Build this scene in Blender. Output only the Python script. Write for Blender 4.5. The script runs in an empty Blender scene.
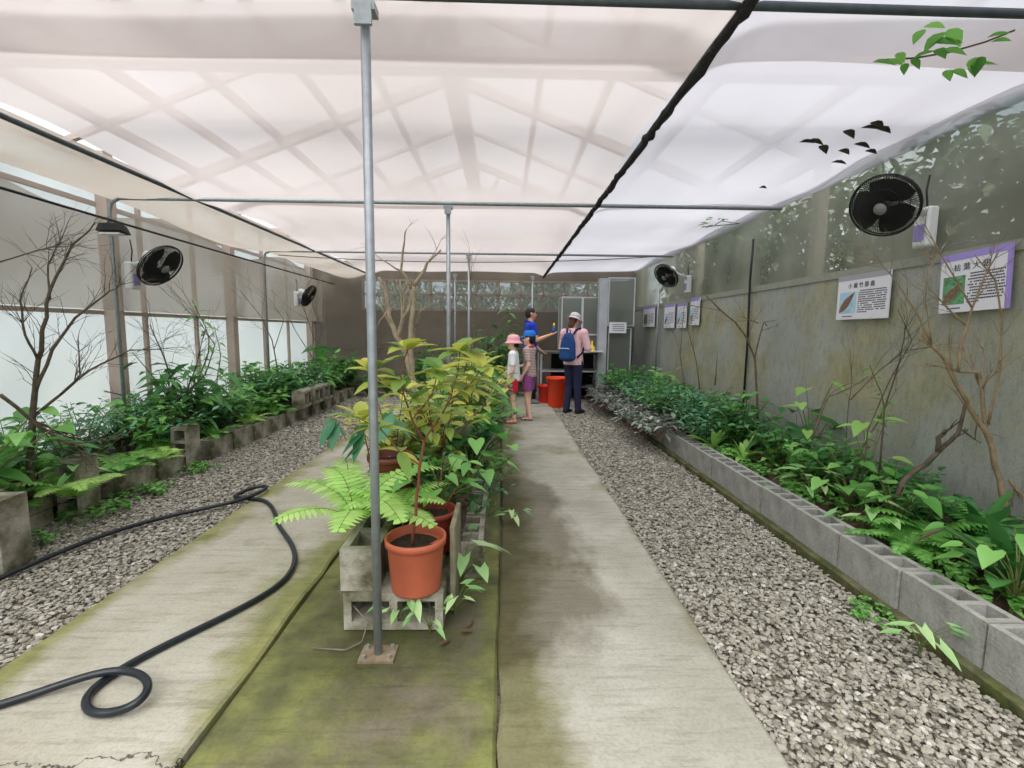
import bpy, bmesh, math, random
import numpy as np
from mathutils import Vector, Matrix

# ------------------------------------------------------------ camera, sky, exposure
scene = bpy.context.scene
C = scene.collection
FPX, CAMH = 480.0, 1.3
yaw, pit, rol = math.radians(1.2), math.atan(52/480), math.radians(0.6)
fw = np.array([math.sin(yaw)*math.cos(pit), math.cos(yaw)*math.cos(pit), -math.sin(pit)])
rt = np.array([math.cos(yaw), -math.sin(yaw), 0.]); up = np.cross(rt, fw)
r2 = rt*math.cos(rol)+up*math.sin(rol); u2 = -rt*math.sin(rol)+up*math.cos(rol)
cam_d = bpy.data.cameras.new('camera'); cam = bpy.data.objects.new('camera', cam_d); C.objects.link(cam)
cam_d.sensor_width = 36; cam_d.lens = FPX/1024*36; cam_d.clip_start = .05; cam_d.clip_end = 300
M4 = Matrix([[r2[i], u2[i], -fw[i], 0] for i in range(3)]+[[0, 0, 0, 1]])
M4.translation = Vector((0, 0, CAMH)); cam.matrix_world = M4
scene.camera = cam
vs = scene.view_settings
vs.view_transform = 'Standard'; vs.look = 'None'; vs.gamma = 1; vs.use_curve_mapping = False
vs.exposure = 0.9
w = bpy.data.worlds.new('overcast'); scene.world = w; w.use_nodes = True
wn = w.node_tree.nodes; wl = w.node_tree.links
bg = wn['Background']; bg.inputs['Strength'].default_value = 0.66
tc = wn.new('ShaderNodeTexCoord'); nz = wn.new('ShaderNodeTexNoise'); nz.inputs['Scale'].default_value = 2.2
rp = wn.new('ShaderNodeValToRGB'); rp.color_ramp.elements[0].position = .35; rp.color_ramp.elements[1].position = .6
rp.color_ramp.elements[0].color = (.66, .82, 1, 1); rp.color_ramp.elements[1].color = (1, .99, .98, 1)
wl.new(tc.outputs['Generated'], nz.inputs['Vector']); wl.new(nz.outputs['Fac'], rp.inputs['Fac']); wl.new(rp.outputs['Color'], bg.inputs['Color'])
sun_d = bpy.data.lights.new('sun', 'SUN'); sun_d.energy = 4.8; sun_d.angle = math.radians(75); sun_d.color = (1, .98, .94)
sun = bpy.data.objects.new('sun', sun_d); C.objects.link(sun); sun.rotation_euler = (math.radians(22), math.radians(-12), 0); sun.location = (0, 0, 9)

def ray(x, y): return fw+(x-512)/FPX*r2-(y-384)/FPX*u2
O = np.array([0, 0, CAMH])
def atz(x, y, z=0.): d = ray(x, y); return O+d*(z-CAMH)/d[2]
def atx(x, y, X): d = ray(x, y); return O+d*X/d[0]
def aty(x, y, Y): d = ray(x, y); return O+d*Y/d[1]

# ------------------------------------------------------------ mesh builder
UPV = Vector((0, 0, 1))
class MB:
    def __init__(s): s.v = []; s.f = []; s.m = []
    def add(s, vs_, fs, mi=0):
        o = len(s.v); s.v.extend([tuple(p) for p in vs_]); s.f.extend([tuple(i+o for i in f) for f in fs]); s.m.extend([mi]*len(fs)); return s
    def box(s, a, b, mi=0):
        x0, y0, z0 = a; x1, y1, z1 = b
        return s.add([(x0,y0,z0),(x1,y0,z0),(x1,y1,z0),(x0,y1,z0),(x0,y0,z1),(x1,y0,z1),(x1,y1,z1),(x0,y1,z1)],
              [(0,3,2,1),(4,5,6,7),(0,1,5,4),(1,2,6,5),(2,3,7,6),(3,0,4,7)], mi)
    def tube(s, pts, rad, n=6, mi=0, cap=True):
        pts = [Vector(p) for p in pts]
        if not hasattr(rad, '__len__'): rad = [rad]*len(pts)
        vv = []; ff = []; ref = None
        for i, p in enumerate(pts):
            d = (pts[min(i+1, len(pts)-1)]-pts[max(i-1, 0)])
            if d.length < 1e-9: d = Vector((0, 0, 1))
            d.normalize()
            if ref is None: ref = d.cross(UPV) if abs(d.z) < .95 else d.cross(Vector((1, 0, 0)))
            a = (ref-d*ref.dot(d))
            if a.length < 1e-6: a = d.orthogonal()
            a.normalize(); ref = a; b = d.cross(a)
            for k in range(n):
                t = 2*math.pi*k/n; vv.append(p+(a*math.cos(t)+b*math.sin(t))*rad[i])
        for i in range(len(pts)-1):
            for k in range(n):
                k2 = (k+1) % n; ff.append((i*n+k, i*n+k2, (i+1)*n+k2, (i+1)*n+k))
        if cap: ff.append(tuple(range(n))[::-1]); ff.append(tuple(range((len(pts)-1)*n, len(pts)*n)))
        return s.add(vv, ff, mi)
    def lathe(s, prof, n=24, mi=0, c=(0, 0, 0), arc=1.0):
        vv = []; ff = []
        for r, z in prof:
            for k in range(n):
                t = 2*math.pi*k/n; vv.append((c[0]+r*math.cos(t), c[1]+r*math.sin(t), c[2]+z))
        for i in range(len(prof)-1):
            for k in range(n):
                k2 = (k+1) % n; ff.append((i*n+k, i*n+k2, (i+1)*n+k2, (i+1)*n+k))
        return s.add(vv, ff, mi)
    def leaf(s, b, d, n, L, W, prof, bend=.2, fold=.15, mi=0):
        b = Vector(b); d = Vector(d).normalized(); n = Vector(n); n = (n-d*n.dot(d))
        if n.length < 1e-5: n = d.orthogonal()
        n.normalize(); sd = d.cross(n); vv = []; ff = []
        def at(t): return b+d*(L*t)-UPV*(bend*L*max(t, 0)**2)
        for ts, te, wd in prof[:-1]:
            c = at(ts); e = at(te); h = n*(fold*wd*W)
            vv += [e-sd*(wd*W*.5)+h, c, e+sd*(wd*W*.5)+h]
        vv.append(at(1)); k = len(prof)-1
        for i in range(k-1):
            a = 3*i; ff += [(a, a+1, a+4, a+3), (a+1, a+2, a+5, a+4)]
        a = 3*(k-1); ff += [(a, a+1, 3*k), (a+1, a+2, 3*k)]
        return s.add(vv, ff, mi)
    def mesh(s, name, mats, smooth=False):
        me = bpy.data.meshes.new(name); me.from_pydata(s.v, [], s.f)
        for m in (mats if isinstance(mats, (list, tuple)) else [mats]): me.materials.append(m)
        if len(set(s.m)) > 1: me.polygons.foreach_set('material_index', s.m)
        if smooth: me.polygons.foreach_set('use_smooth', [True]*len(s.f))
        me.update(); return me
    def build(s, name, mats, parent=None, smooth=False, **kw):
        o = bpy.data.objects.new(name, s.mesh(name, mats, smooth)); C.objects.link(o)
        if parent: o.parent = parent
        tag(o, **kw); return o
OV = [(0,0,.12),(.22,.2,.8),(.5,.45,1),(.78,.72,.62),(1,1,0)]
LAN = [(0,0,.15),(.35,.33,1),(.7,.68,.7),(1,1,0)]
PIN = [(0,0,.7),(.5,.5,.8),(1,1,0)]
HEART = [(0,-.16,.55),(.12,-.02,.95),(.35,.28,1),(.68,.62,.58),(1,1,0)]
ARROW = [(0,-.3,.75),(.1,.02,.7),(.35,.3,.72),(.7,.66,.42),(1,1,0)]
STRAP = [(0,0,.3),(.2,.2,.7),(.45,.45,1),(.72,.72,.85),(.9,.9,.5),(1,1,0)]

def tag(o, label=None, cat=None, group=None, kind=None):
    if label: o['label'] = label
    if cat: o['category'] = cat
    if group: o['group'] = group
    if kind: o['kind'] = kind
    return o
def thing(name, label, cat, loc=(0, 0, 0), rz=0, group=None):
    o = bpy.data.objects.new(name, None); C.objects.link(o); o.location = tuple(loc); o.rotation_euler = (0, 0, rz)
    o.empty_display_size = .05
    return tag(o, label, cat, group)
def copy_tree(o, parent=None):
    c = o.copy(); C.objects.link(c)
    if parent: c.parent = parent
    for ch in list(o.children): copy_tree(ch, c)
    return c

# ------------------------------------------------------------ materials
def srgb(r, g, b):
    f = lambda c: (c/255/12.92) if c/255 <= .04045 else ((c/255+.055)/1.055)**2.4
    return (f(r), f(g), f(b), 1)
def newmat(name):
    m = bpy.data.materials.new(name); m.use_nodes = True
    nt = m.node_tree; return m, nt.nodes, nt.links, nt.nodes['Principled BSDF']
def ramp(N, stops):
    r = N.new('ShaderNodeValToRGB'); e = r.color_ramp.elements
    e[0].position, e[0].color = stops[0]; e[1].position, e[1].color = stops[-1]
    for p, c in stops[1:-1]:
        q = e.new(p); q.color = c
    return r
def mat(name, col, rough=.6, metal=0, noise=0, nscale=20, bump=0, bscale=60, spec=.4):
    m, N, L, B = newmat(name); B.inputs['Roughness'].default_value = rough; B.inputs['Metallic'].default_value = metal
    B.inputs['Specular IOR Level'].default_value = spec
    c = srgb(*col); B.inputs['Base Color'].default_value = c
    t = N.new('ShaderNodeTexCoord')
    if noise:
        n = N.new('ShaderNodeTexNoise'); n.inputs['Scale'].default_value = nscale; n.inputs['Detail'].default_value = 6
        L.new(t.outputs['Object'], n.inputs['Vector'])
        k = lambda f: (min(c[0]*f, 1), min(c[1]*f, 1), min(c[2]*f, 1), 1)
        r = ramp(N, [(.3, k(1-noise)), (.7, k(1+noise))]); L.new(n.outputs['Fac'], r.inputs['Fac']); L.new(r.outputs['Color'], B.inputs['Base Color'])
    if bump:
        n2 = N.new('ShaderNodeTexNoise'); n2.inputs['Scale'].default_value = bscale; n2.inputs['Detail'].default_value = 5
        L.new(t.outputs['Object'], n2.inputs['Vector'])
        b = N.new('ShaderNodeBump'); b.inputs['Strength'].default_value = bump; b.inputs['Distance'].default_value = .01
        L.new(n2.outputs['Fac'], b.inputs['Height']); L.new(b.outputs['Normal'], B.inputs['Normal'])
    return m
def leafmat(name, cols, rough=.38, trans=.35, dirt=0):
    m, N, L, B = newmat(name)
    g = N.new('ShaderNodeNewGeometry'); oi = N.new('ShaderNodeObjectInfo')
    ad = N.new('ShaderNodeMath'); ad.operation = 'MULTIPLY_ADD'; ad.inputs[1].default_value = .8
    mo = N.new('ShaderNodeMath'); mo.operation = 'MULTIPLY'; mo.inputs[1].default_value = .2
    L.new(oi.outputs['Random'], mo.inputs[0]); L.new(g.outputs['Random Per Island'], ad.inputs[0]); L.new(mo.outputs[0], ad.inputs[2])
    st = [(i/max(1, len(cols)-1), srgb(*c)) for i, c in enumerate(cols)]
    r = ramp(N, st); L.new(ad.outputs[0], r.inputs['Fac']); L.new(r.outputs['Color'], B.inputs['Base Color'])
    B.inputs['Roughness'].default_value = rough; B.inputs['Specular IOR Level'].default_value = .5
    tr = N.new('ShaderNodeBsdfTranslucent'); L.new(r.outputs['Color'], tr.inputs['Color'])
    mx = N.new('ShaderNodeMixShader'); mx.inputs[0].default_value = trans
    L.new(B.outputs[0], mx.inputs[1]); L.new(tr.outputs[0], mx.inputs[2]); L.new(mx.outputs[0], N['Material Output'].inputs['Surface'])
    return m
def netmat(name, col, cover, tcol=None, rough=1, var=.12, gloss=0, vscale=1.4, split=.5, streak=(1, 1, 1)):
    """woven cloth: the threads cover a share of the area, more so when seen at a slant"""
    m, N, L, B = newmat(name)
    N.remove(B)
    lw = N.new('ShaderNodeNewGeometry'); dt = N.new('ShaderNodeVectorMath'); dt.operation = 'DOT_PRODUCT'
    L.new(lw.outputs['Incoming'], dt.inputs[0]); L.new(lw.outputs['Normal'], dt.inputs[1])
    ab = N.new('ShaderNodeMath'); ab.operation = 'ABSOLUTE'; L.new(dt.outputs['Value'], ab.inputs[0])
    mxm = N.new('ShaderNodeMath'); mxm.operation = 'MAXIMUM'; mxm.inputs[1].default_value = .12; L.new(ab.outputs[0], mxm.inputs[0])
    iv = N.new('ShaderNodeMath'); iv.operation = 'DIVIDE'; iv.inputs[0].default_value = 1; L.new(mxm.outputs[0], iv.inputs[1])
    t = N.new('ShaderNodeTexCoord'); mp = N.new('ShaderNodeMapping'); mp.inputs['Scale'].default_value = streak
    n = N.new('ShaderNodeTexNoise'); n.inputs['Scale'].default_value = vscale; n.inputs['Detail'].default_value = 5
    L.new(t.outputs['Object'], mp.inputs['Vector']); L.new(mp.outputs['Vector'], n.inputs['Vector'])
    mr = N.new('ShaderNodeMapRange'); mr.inputs['To Min'].default_value = 1-cover+var; mr.inputs['To Max'].default_value = 1-cover-var
    mr.inputs['From Min'].default_value = .3; mr.inputs['From Max'].default_value = .7
    L.new(n.outputs['Fac'], mr.inputs['Value'])
    pw = N.new('ShaderNodeMath'); pw.operation = 'POWER'; L.new(mr.outputs[0], pw.inputs[0]); L.new(iv.outputs[0], pw.inputs[1])
    c = srgb(*col); rr = ramp(N, [(.3, c), (.7, tuple(x*.86 for x in c[:3])+(1,))]); L.new(n.outputs['Fac'], rr.inputs['Fac'])
    df = N.new('ShaderNodeBsdfDiffuse'); tl = N.new('ShaderNodeBsdfTranslucent'); L.new(rr.outputs['Color'], df.inputs['Color']); L.new(rr.outputs['Color'], tl.inputs['Color'])
    m1 = N.new('ShaderNodeMixShader'); m1.inputs[0].default_value = split; L.new(df.outputs[0], m1.inputs[1]); L.new(tl.outputs[0], m1.inputs[2])
    last = m1
    if gloss:
        gl = N.new('ShaderNodeBsdfGlossy'); gl.inputs['Roughness'].default_value = .25; gl.inputs['Color'].default_value = (.8, .8, .8, 1)
        mg = N.new('ShaderNodeMixShader'); mg.inputs[0].default_value = gloss; L.new(m1.outputs[0], mg.inputs[1]); L.new(gl.outputs[0], mg.inputs[2]); last = mg
    tp = N.new('ShaderNodeBsdfTransparent'); tp.inputs['Color'].default_value = tcol or (1, 1, 1, 1)
    mx = N.new('ShaderNodeMixShader'); L.new(pw.outputs[0], mx.inputs[0]); L.new(last.outputs[0], mx.inputs[1]); L.new(tp.outputs[0], mx.inputs[2])
    L.new(mx.outputs[0], N['Material Output'].inputs['Surface']); return m

def concrete(name, base, alt, moss, mossamt=.5, scale=1.0, bump=.35, crack=False, wetcol=None, edges=None, wetpatch=False, damp=None):
    """worn concrete: pale patches, algae blotches and (optionally) algae along given x lines, one crack"""
    m, N, L, B = newmat(name)
    t = N.new('ShaderNodeTexCoord')
    def noise(sc, det=8, ro=.6, st=None):
        n = N.new('ShaderNodeTexNoise'); n.inputs['Scale'].default_value = sc; n.inputs['Detail'].default_value = det; n.inputs['Roughness'].default_value = ro
        if st:
            mp = N.new('ShaderNodeMapping'); mp.inputs['Scale'].default_value = st; L.new(t.outputs['Object'], mp.inputs['Vector']); L.new(mp.outputs['Vector'], n.inputs['Vector'])
        else: L.new(t.outputs['Object'], n.inputs['Vector'])
        return n
    n1 = noise(1.6*scale); r1 = ramp(N, [(.35, srgb(*base)), (.65, srgb(*alt))]); L.new(n1.outputs['Fac'], r1.inputs['Fac'])
    n2 = noise(1.1*scale, 10, .68); lo = .62-.3*mossamt
    fac = n2.outputs['Fac']
    if edges:
        sx = N.new('ShaderNodeSeparateXYZ'); L.new(t.outputs['Object'], sx.inputs[0])
        for (x0, wdt, amt) in edges:
            a = N.new('ShaderNodeMath'); a.operation = 'SUBTRACT'; a.inputs[1].default_value = x0; L.new(sx.outputs['X'], a.inputs[0])
            b = N.new('ShaderNodeMath'); b.operation = 'ABSOLUTE'; L.new(a.outputs[0], b.inputs[0])
            c = N.new('ShaderNodeMapRange'); c.inputs['From Min'].default_value = 0; c.inputs['From Max'].default_value = wdt; c.inputs['To Min'].default_value = amt; c.inputs['To Max'].default_value = 0
            L.new(b.outputs[0], c.inputs['Value'])
            d = N.new('ShaderNodeMath'); d.operation = 'ADD'; L.new(fac, d.inputs[0]); L.new(c.outputs[0], d.inputs[1]); fac = d.outputs[0]
    rm = ramp(N, [(lo, (0, 0, 0, 1)), (lo+.16, (1, 1, 1, 1))]); L.new(fac, rm.inputs['Fac'])
    n3 = noise(5*scale, 6); rmc = ramp(N, [(.35, srgb(*moss[0])), (.65, srgb(*moss[1]))]); L.new(n3.outputs['Fac'], rmc.inputs['Fac'])
    mm = N.new('ShaderNodeMix'); mm.data_type = 'RGBA'; L.new(rm.outputs['Color'], mm.inputs[0]); L.new(r1.outputs['Color'], mm.inputs[6]); L.new(rmc.outputs['Color'], mm.inputs[7])
    n4 = noise(70, 4, .7); r4 = ramp(N, [(.3, (.72, .72, .72, 1)), (.55, (1, 1, 1, 1))]); L.new(n4.outputs['Fac'], r4.inputs['Fac'])
    mu = N.new('ShaderNodeMix'); mu.data_type = 'RGBA'; mu.blend_type = 'MULTIPLY'; mu.inputs[0].default_value = .7
    L.new(mm.outputs[2], mu.inputs[6]); L.new(r4.outputs['Color'], mu.inputs[7]); out = mu.outputs[2]
    bh = n4.outputs['Fac']
    if crack:
        n5 = noise(3.2, 5, .7); sp = N.new('ShaderNodeSeparateXYZ'); L.new(t.outputs['Object'], sp.inputs[0])
        ma = N.new('ShaderNodeMath'); ma.operation = 'MULTIPLY_ADD'; ma.inputs[1].default_value = .42; L.new(n5.outputs['Fac'], ma.inputs[0]); L.new(sp.outputs['Y'], ma.inputs[2])
        mb_ = N.new('ShaderNodeMath'); mb_.operation = 'SUBTRACT'; mb_.inputs[1].default_value = crack; L.new(ma.outputs[0], mb_.inputs[0])
        mc = N.new('ShaderNodeMath'); mc.operation = 'ABSOLUTE'; L.new(mb_.outputs[0], mc.inputs[0])
        rc = ramp(N, [(.0025, (.06, .055, .04, 1)), (.0055, (1, 1, 1, 1))]); L.new(mc.outputs[0], rc.inputs['Fac'])
        m2 = N.new('ShaderNodeMix'); m2.data_type = 'RGBA'; m2.blend_type = 'MULTIPLY'; m2.inputs[0].default_value = 1
        L.new(out, m2.inputs[6]); L.new(rc.outputs['Color'], m2.inputs[7]); out = m2.outputs[2]
    # fine horizontal streaks of wear and grit
    ns = noise(9, 9, .75, (.35, 3.2, 1)); rs_ = ramp(N, [(.36, (.55, .53, .46, 1)), (.5, (1, 1, 1, 1))]); L.new(ns.outputs['Fac'], rs_.inputs['Fac'])
    ms = N.new('ShaderNodeMix'); ms.data_type = 'RGBA'; ms.blend_type = 'MULTIPLY'; ms.inputs[0].default_value = .5
    L.new(out, ms.inputs[6]); L.new(rs_.outputs['Color'], ms.inputs[7]); out = ms.outputs[2]
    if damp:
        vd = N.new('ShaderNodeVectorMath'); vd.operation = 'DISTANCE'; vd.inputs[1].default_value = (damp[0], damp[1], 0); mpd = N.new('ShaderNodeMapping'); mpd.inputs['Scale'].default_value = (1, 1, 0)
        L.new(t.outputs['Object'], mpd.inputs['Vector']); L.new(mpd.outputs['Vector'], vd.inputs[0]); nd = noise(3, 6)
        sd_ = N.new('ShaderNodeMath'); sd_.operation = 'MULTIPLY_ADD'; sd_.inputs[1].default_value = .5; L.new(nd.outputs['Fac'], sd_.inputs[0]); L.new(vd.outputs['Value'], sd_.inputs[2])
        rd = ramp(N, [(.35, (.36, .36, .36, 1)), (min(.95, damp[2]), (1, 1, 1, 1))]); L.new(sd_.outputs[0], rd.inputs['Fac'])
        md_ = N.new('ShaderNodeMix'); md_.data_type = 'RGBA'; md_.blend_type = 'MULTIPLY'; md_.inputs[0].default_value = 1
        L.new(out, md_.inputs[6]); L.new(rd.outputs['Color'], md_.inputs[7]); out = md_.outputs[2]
    if wetpatch:
        s2 = N.new('ShaderNodeSeparateXYZ'); L.new(t.outputs['Object'], s2.inputs[0]); n6 = noise(1.8, 7, .6, (1.6, .8, 1))
        my = N.new('ShaderNodeMapRange'); my.inputs['From Min'].default_value = 1.4; my.inputs['From Max'].default_value = 2.1; L.new(s2.outputs['Y'], my.inputs['Value'])
        my2 = N.new('ShaderNodeMapRange'); my2.inputs['From Min'].default_value = 4.6; my2.inputs['From Max'].default_value = 3.6; L.new(s2.outputs['Y'], my2.inputs['Value'])
        mxx = N.new('ShaderNodeMapRange'); mxx.inputs['From Min'].default_value = .75; mxx.inputs['From Max'].default_value = .0; L.new(s2.outputs['X'], mxx.inputs['Value'])
        q1 = N.new('ShaderNodeMath'); q1.operation = 'MULTIPLY'; L.new(my.outputs[0], q1.inputs[0]); L.new(my2.outputs[0], q1.inputs[1])
        q2 = N.new('ShaderNodeMath'); q2.operation = 'MULTIPLY'; L.new(q1.outputs[0], q2.inputs[0]); L.new(mxx.outputs[0], q2.inputs[1])
        q3 = N.new('ShaderNodeMath'); q3.operation = 'ADD'; L.new(q2.outputs[0], q3.inputs[0]); L.new(n6.outputs['Fac'], q3.inputs[1])
        rw = ramp(N, [(.8, (1, 1, 1, 1)), (1.0, (.5, .47, .42, 1))]); L.new(q3.outputs[0], rw.inputs['Fac'])
        m3 = N.new('ShaderNodeMix'); m3.data_type = 'RGBA'; m3.blend_type = 'MULTIPLY'; m3.inputs[0].default_value = 1
        L.new(out, m3.inputs[6]); L.new(rw.outputs['Color'], m3.inputs[7]); out = m3.outputs[2]
    L.new(out, B.inputs['Base Color'])
    nr = noise(2.3*scale, 6); rr = ramp(N, [(.35, (.55, .55, .55, 1)), (.6, (.9, .9, .9, 1))]) if not wetcol else ramp(N, [(.4, (.28, .28, .28, 1)), (.6, (.75, .75, .75, 1))])
    L.new(nr.outputs['Fac'], rr.inputs['Fac']); L.new(rr.outputs['Color'], B.inputs['Roughness']); B.inputs['Specular IOR Level'].default_value = .35
    b = N.new('ShaderNodeBump'); b.inputs['Strength'].default_value = bump; b.inputs['Distance'].default_value = .012; L.new(bh, b.inputs['Height']); L.new(b.outputs['Normal'], B.inputs['Normal'])
    return m

m_path = concrete('concrete_path', (172,170,160), (146,143,130), ((124,122,90), (104,102,72)), .3, 1, .3, edges=[(0, .3, .28), (.9, .08, .15)], wetpatch=True)
m_pathL = concrete('concrete_path_left', (174,171,160), (150,146,130), ((136,136,88), (110,112,70)), .2, 1, .3, crack=1.52, edges=[(-.95, .25, .25), (-1.9, .22, .25)])
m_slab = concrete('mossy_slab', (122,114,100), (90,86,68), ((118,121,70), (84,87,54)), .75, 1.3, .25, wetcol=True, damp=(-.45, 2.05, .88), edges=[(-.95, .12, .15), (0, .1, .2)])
m_block = concrete('cinder_block', (166,166,162), (140,140,134), ((118,116,90), (98,98,74)), .12, 3, .5)
m_blockold = concrete('weathered_block', (176,171,158), (146,141,128), ((98,100,66), (78,76,56)), .5, 3, .5)
m_wallR = concrete('stained_wall', (164,168,162), (146,150,142), ((170,164,130), (140,140,108)), .5, .8, .15)
m_footing = concrete('mossy_footing', (120,116,92), (98,96,70), ((84,92,44), (58,62,36)), .8, 3, .4)
m_soil = mat('soil', (74,60,44), .95, noise=.5, nscale=14, bump=1, bscale=40)
m_under = mat('gravel_bed', (118,112,100), .95, noise=.5, nscale=90, bump=1, bscale=90)
m_out = mat('outside_ground', (150,150,130), .9, noise=.3, nscale=3)
m_steel = mat('galvanised_steel', (150,158,164), .42, .55, noise=.12, nscale=30)
m_darksteel = mat('dark_steel', (76,84,90), .45, .4, noise=.2, nscale=20)
m_black = mat('black_plastic', (22,23,24), .45)
m_wrap = mat('black_net_wrap', (30,28,30), .9, noise=.3, nscale=60, bump=1, bscale=70)
m_hose = mat('rubber_hose', (26,32,38), .33, noise=.2, nscale=30)
m_white = mat('white_paint', (212,214,216), .5, noise=.05, nscale=10)
m_alu = mat('aluminium', (205,208,212), .4, .3, noise=.08, nscale=20)
m_terra = mat('terracotta_plastic', (176,92,66), .5, noise=.12, nscale=8)
m_terrad = mat('dark_red_pot', (140,58,44), .5, noise=.12, nscale=8)
m_potsoil = mat('potting_soil', (48,38,32), 1, noise=.6, nscale=60, bump=1, bscale=70)
m_bark = mat('pale_bark', (150,136,116), .85, noise=.3, nscale=18, bump=.8, bscale=50)
m_barkd = mat('dark_bark', (88,78,66), .85, noise=.35, nscale=20, bump=.8, bscale=50)
m_twig = mat('twig', (108,98,84), .85, noise=.3, nscale=20)
m_stemg = mat('green_stem', (92,104,52), .6, noise=.2, nscale=20)
m_stemr = mat('reddish_stem', (122,70,50), .6, noise=.2, nscale=20)
m_orange = mat('orange_plastic', (232,66,22), .4)
m_red = mat('red_plastic', (222,48,30), .4)
m_beam = mat('beige_frame', (176,160,150), .7, noise=.08, nscale=4)
m_dark = mat('dark_panel', (124,116,106), .85, noise=.18, nscale=2.5)
m_mid = mat('foliage_mid', (100, 100, 100))

L_deep = leafmat('leaf_deep_green', [(39,81,44), (59,115,61), (82,143,75), (105,168,92)])
L_mid = leafmat('leaf_fresh_green', [(73,129,59), (103,165,78), (135,193,100), (76,138,71)])
L_lime = leafmat('leaf_lime', [(141,194,90), (175,222,119), (197,236,139), (125,180,84)], trans=.45)
L_yel = leafmat('leaf_yellow_green', [(131,158,73), (184,194,91), (212,209,103), (110,155,81), (150,181,94)], trans=.4)
L_fern = leafmat('leaf_fern', [(87,148,67), (119,184,88), (148,207,110)], trans=.45)
L_grey = leafmat('leaf_striped_grey', [(138,155,142), (104,127,108), (175,184,172), (109,97,105), (84,112,84)], trans=.2)
L_vari = leafmat('leaf_variegated', [(178,221,148), (117,180,106), (221,242,183)], trans=.4)
L_tree = leafmat('leaf_tree', [(32,54,30), (50,77,42), (72,101,56), (42,68,39)], trans=.3)
L_dead = leafmat('leaf_dead', [(58,42,32), (86,62,44), (120,92,70)], trans=.1)
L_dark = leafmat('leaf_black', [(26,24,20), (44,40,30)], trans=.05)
L_red = leafmat('leaf_red', [(129,45,54), (161,65,68), (91,48,48)], trans=.2)
L_teal = leafmat('leaf_blue_green', [(52,107,77), (78,141,104), (109,169,124), (63,120,79)])

# ------------------------------------------------------------ the setting
def struct(name, b, m, **k): return b.build(name, m, kind='structure', **k)
XR, XL, YB = 2.8, -4.0, 10.35
struct('floor', MB().box((-4.2, -.6, -.12), (2.95, 10.6, -.03)), m_under)
struct('ground', MB().box((-26, -8, -.2), (26, 40, -.125)), m_out)
def slab(name, x0, x1, y0, y1, zt, m, seed, rough=.008):
    rnd = random.Random(seed); b = MB(); n = 60; vv = []; ff = []
    for i in range(n+1):
        y = y0+(y1-y0)*i/n; a = rnd.uniform(-rough, rough); c = rnd.uniform(-rough, rough)
        vv += [(x0+a, y, -.06), (x0+a, y, zt-.008), (x0+a+.012, y, zt), (x1+c-.012, y, zt), (x1+c, y, zt-.008), (x1+c, y, -.06)]
    for i in range(n):
        for k in range(5): ff.append((i*6+k, i*6+k+1, i*6+k+7, i*6+k+6))
    b.add(vv, ff); return struct(name, b, m)
slab('path_right', 0, .88, -.4, 10.3, .012, m_path, 1)
slab('path_left', -1.9, -.955, -.4, 10.3, .012, m_pathL, 2)
slab('floor_slab', -.95, -.008, -.4, 10.3, -.004, m_slab, 3, .002)
slab('kerb_footing', 1.8, 1.99, -.2, 9.6, .035, m_footing, 4, .006)
def soil(name, x0, x1, y0, y1, zf, m):
    nx, ny = 14, 90; rnd = random.Random(5); vv = []; ff = []
    for j in range(ny+1):
        for i in range(nx+1):
            x = x0+(x1-x0)*i/nx; y = y0+(y1-y0)*j/ny
            z = zf(i/nx)+rnd.uniform(-.012, .012)+.02*math.sin(y*2.3+x*3)
            vv.append((x, y, z))
    for j in range(ny):
        for i in range(nx): a = j*(nx+1)+i; ff.append((a, a+1, a+nx+2, a+nx+1))
    return struct(name, MB().add(vv, ff), m)
soil('soil_bed_right', 1.97, 2.82, 0, 9.7, lambda t: .13+.05*t, m_soil)
soil('soil_bed_left', -4.0, -3.0, 0, 10.3, lambda t: .16-.04*t, m_soil)
soil('soil_bed_centre', -.66, -.2, 2.42, 8.6, lambda t: .26+.06*math.sin(math.pi*t), m_soil)

# walls
struct('wall_right', MB().box((XR, -.5, -.1), (XR+.12, YB, 1.8)), m_wallR)
film = netmat('plastic_film', (170,172,156), .5, gloss=.06, var=.26, vscale=1.3, streak=(1, 1, .6), tcol=(.92, .96, .9, 1))
def sheet(name, fn, nu, nv, m, th=.003, **k):
    vv = [fn(i/nu, j/nv) for j in range(nv+1) for i in range(nu+1)]
    ff = [(j*(nu+1)+i, j*(nu+1)+i+1, (j+1)*(nu+1)+i+1, (j+1)*(nu+1)+i) for j in range(nv) for i in range(nu)]
    return MB().add(vv, ff).build(name, m, smooth=True, **k)
def wob(a, b, s=0): return math.sin(a*2.1+s)*.5+math.sin(b*3.3+a*1.3+s*2)*.35+math.sin(a*5.7-b*2.2+s)*.2
sheet('wall_film_right', lambda u, v: (XR+.02+.025*wob(u*16, v*3), -.5+u*10.85, 1.8+v*.9), 120, 12, film, kind='structure')
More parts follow.
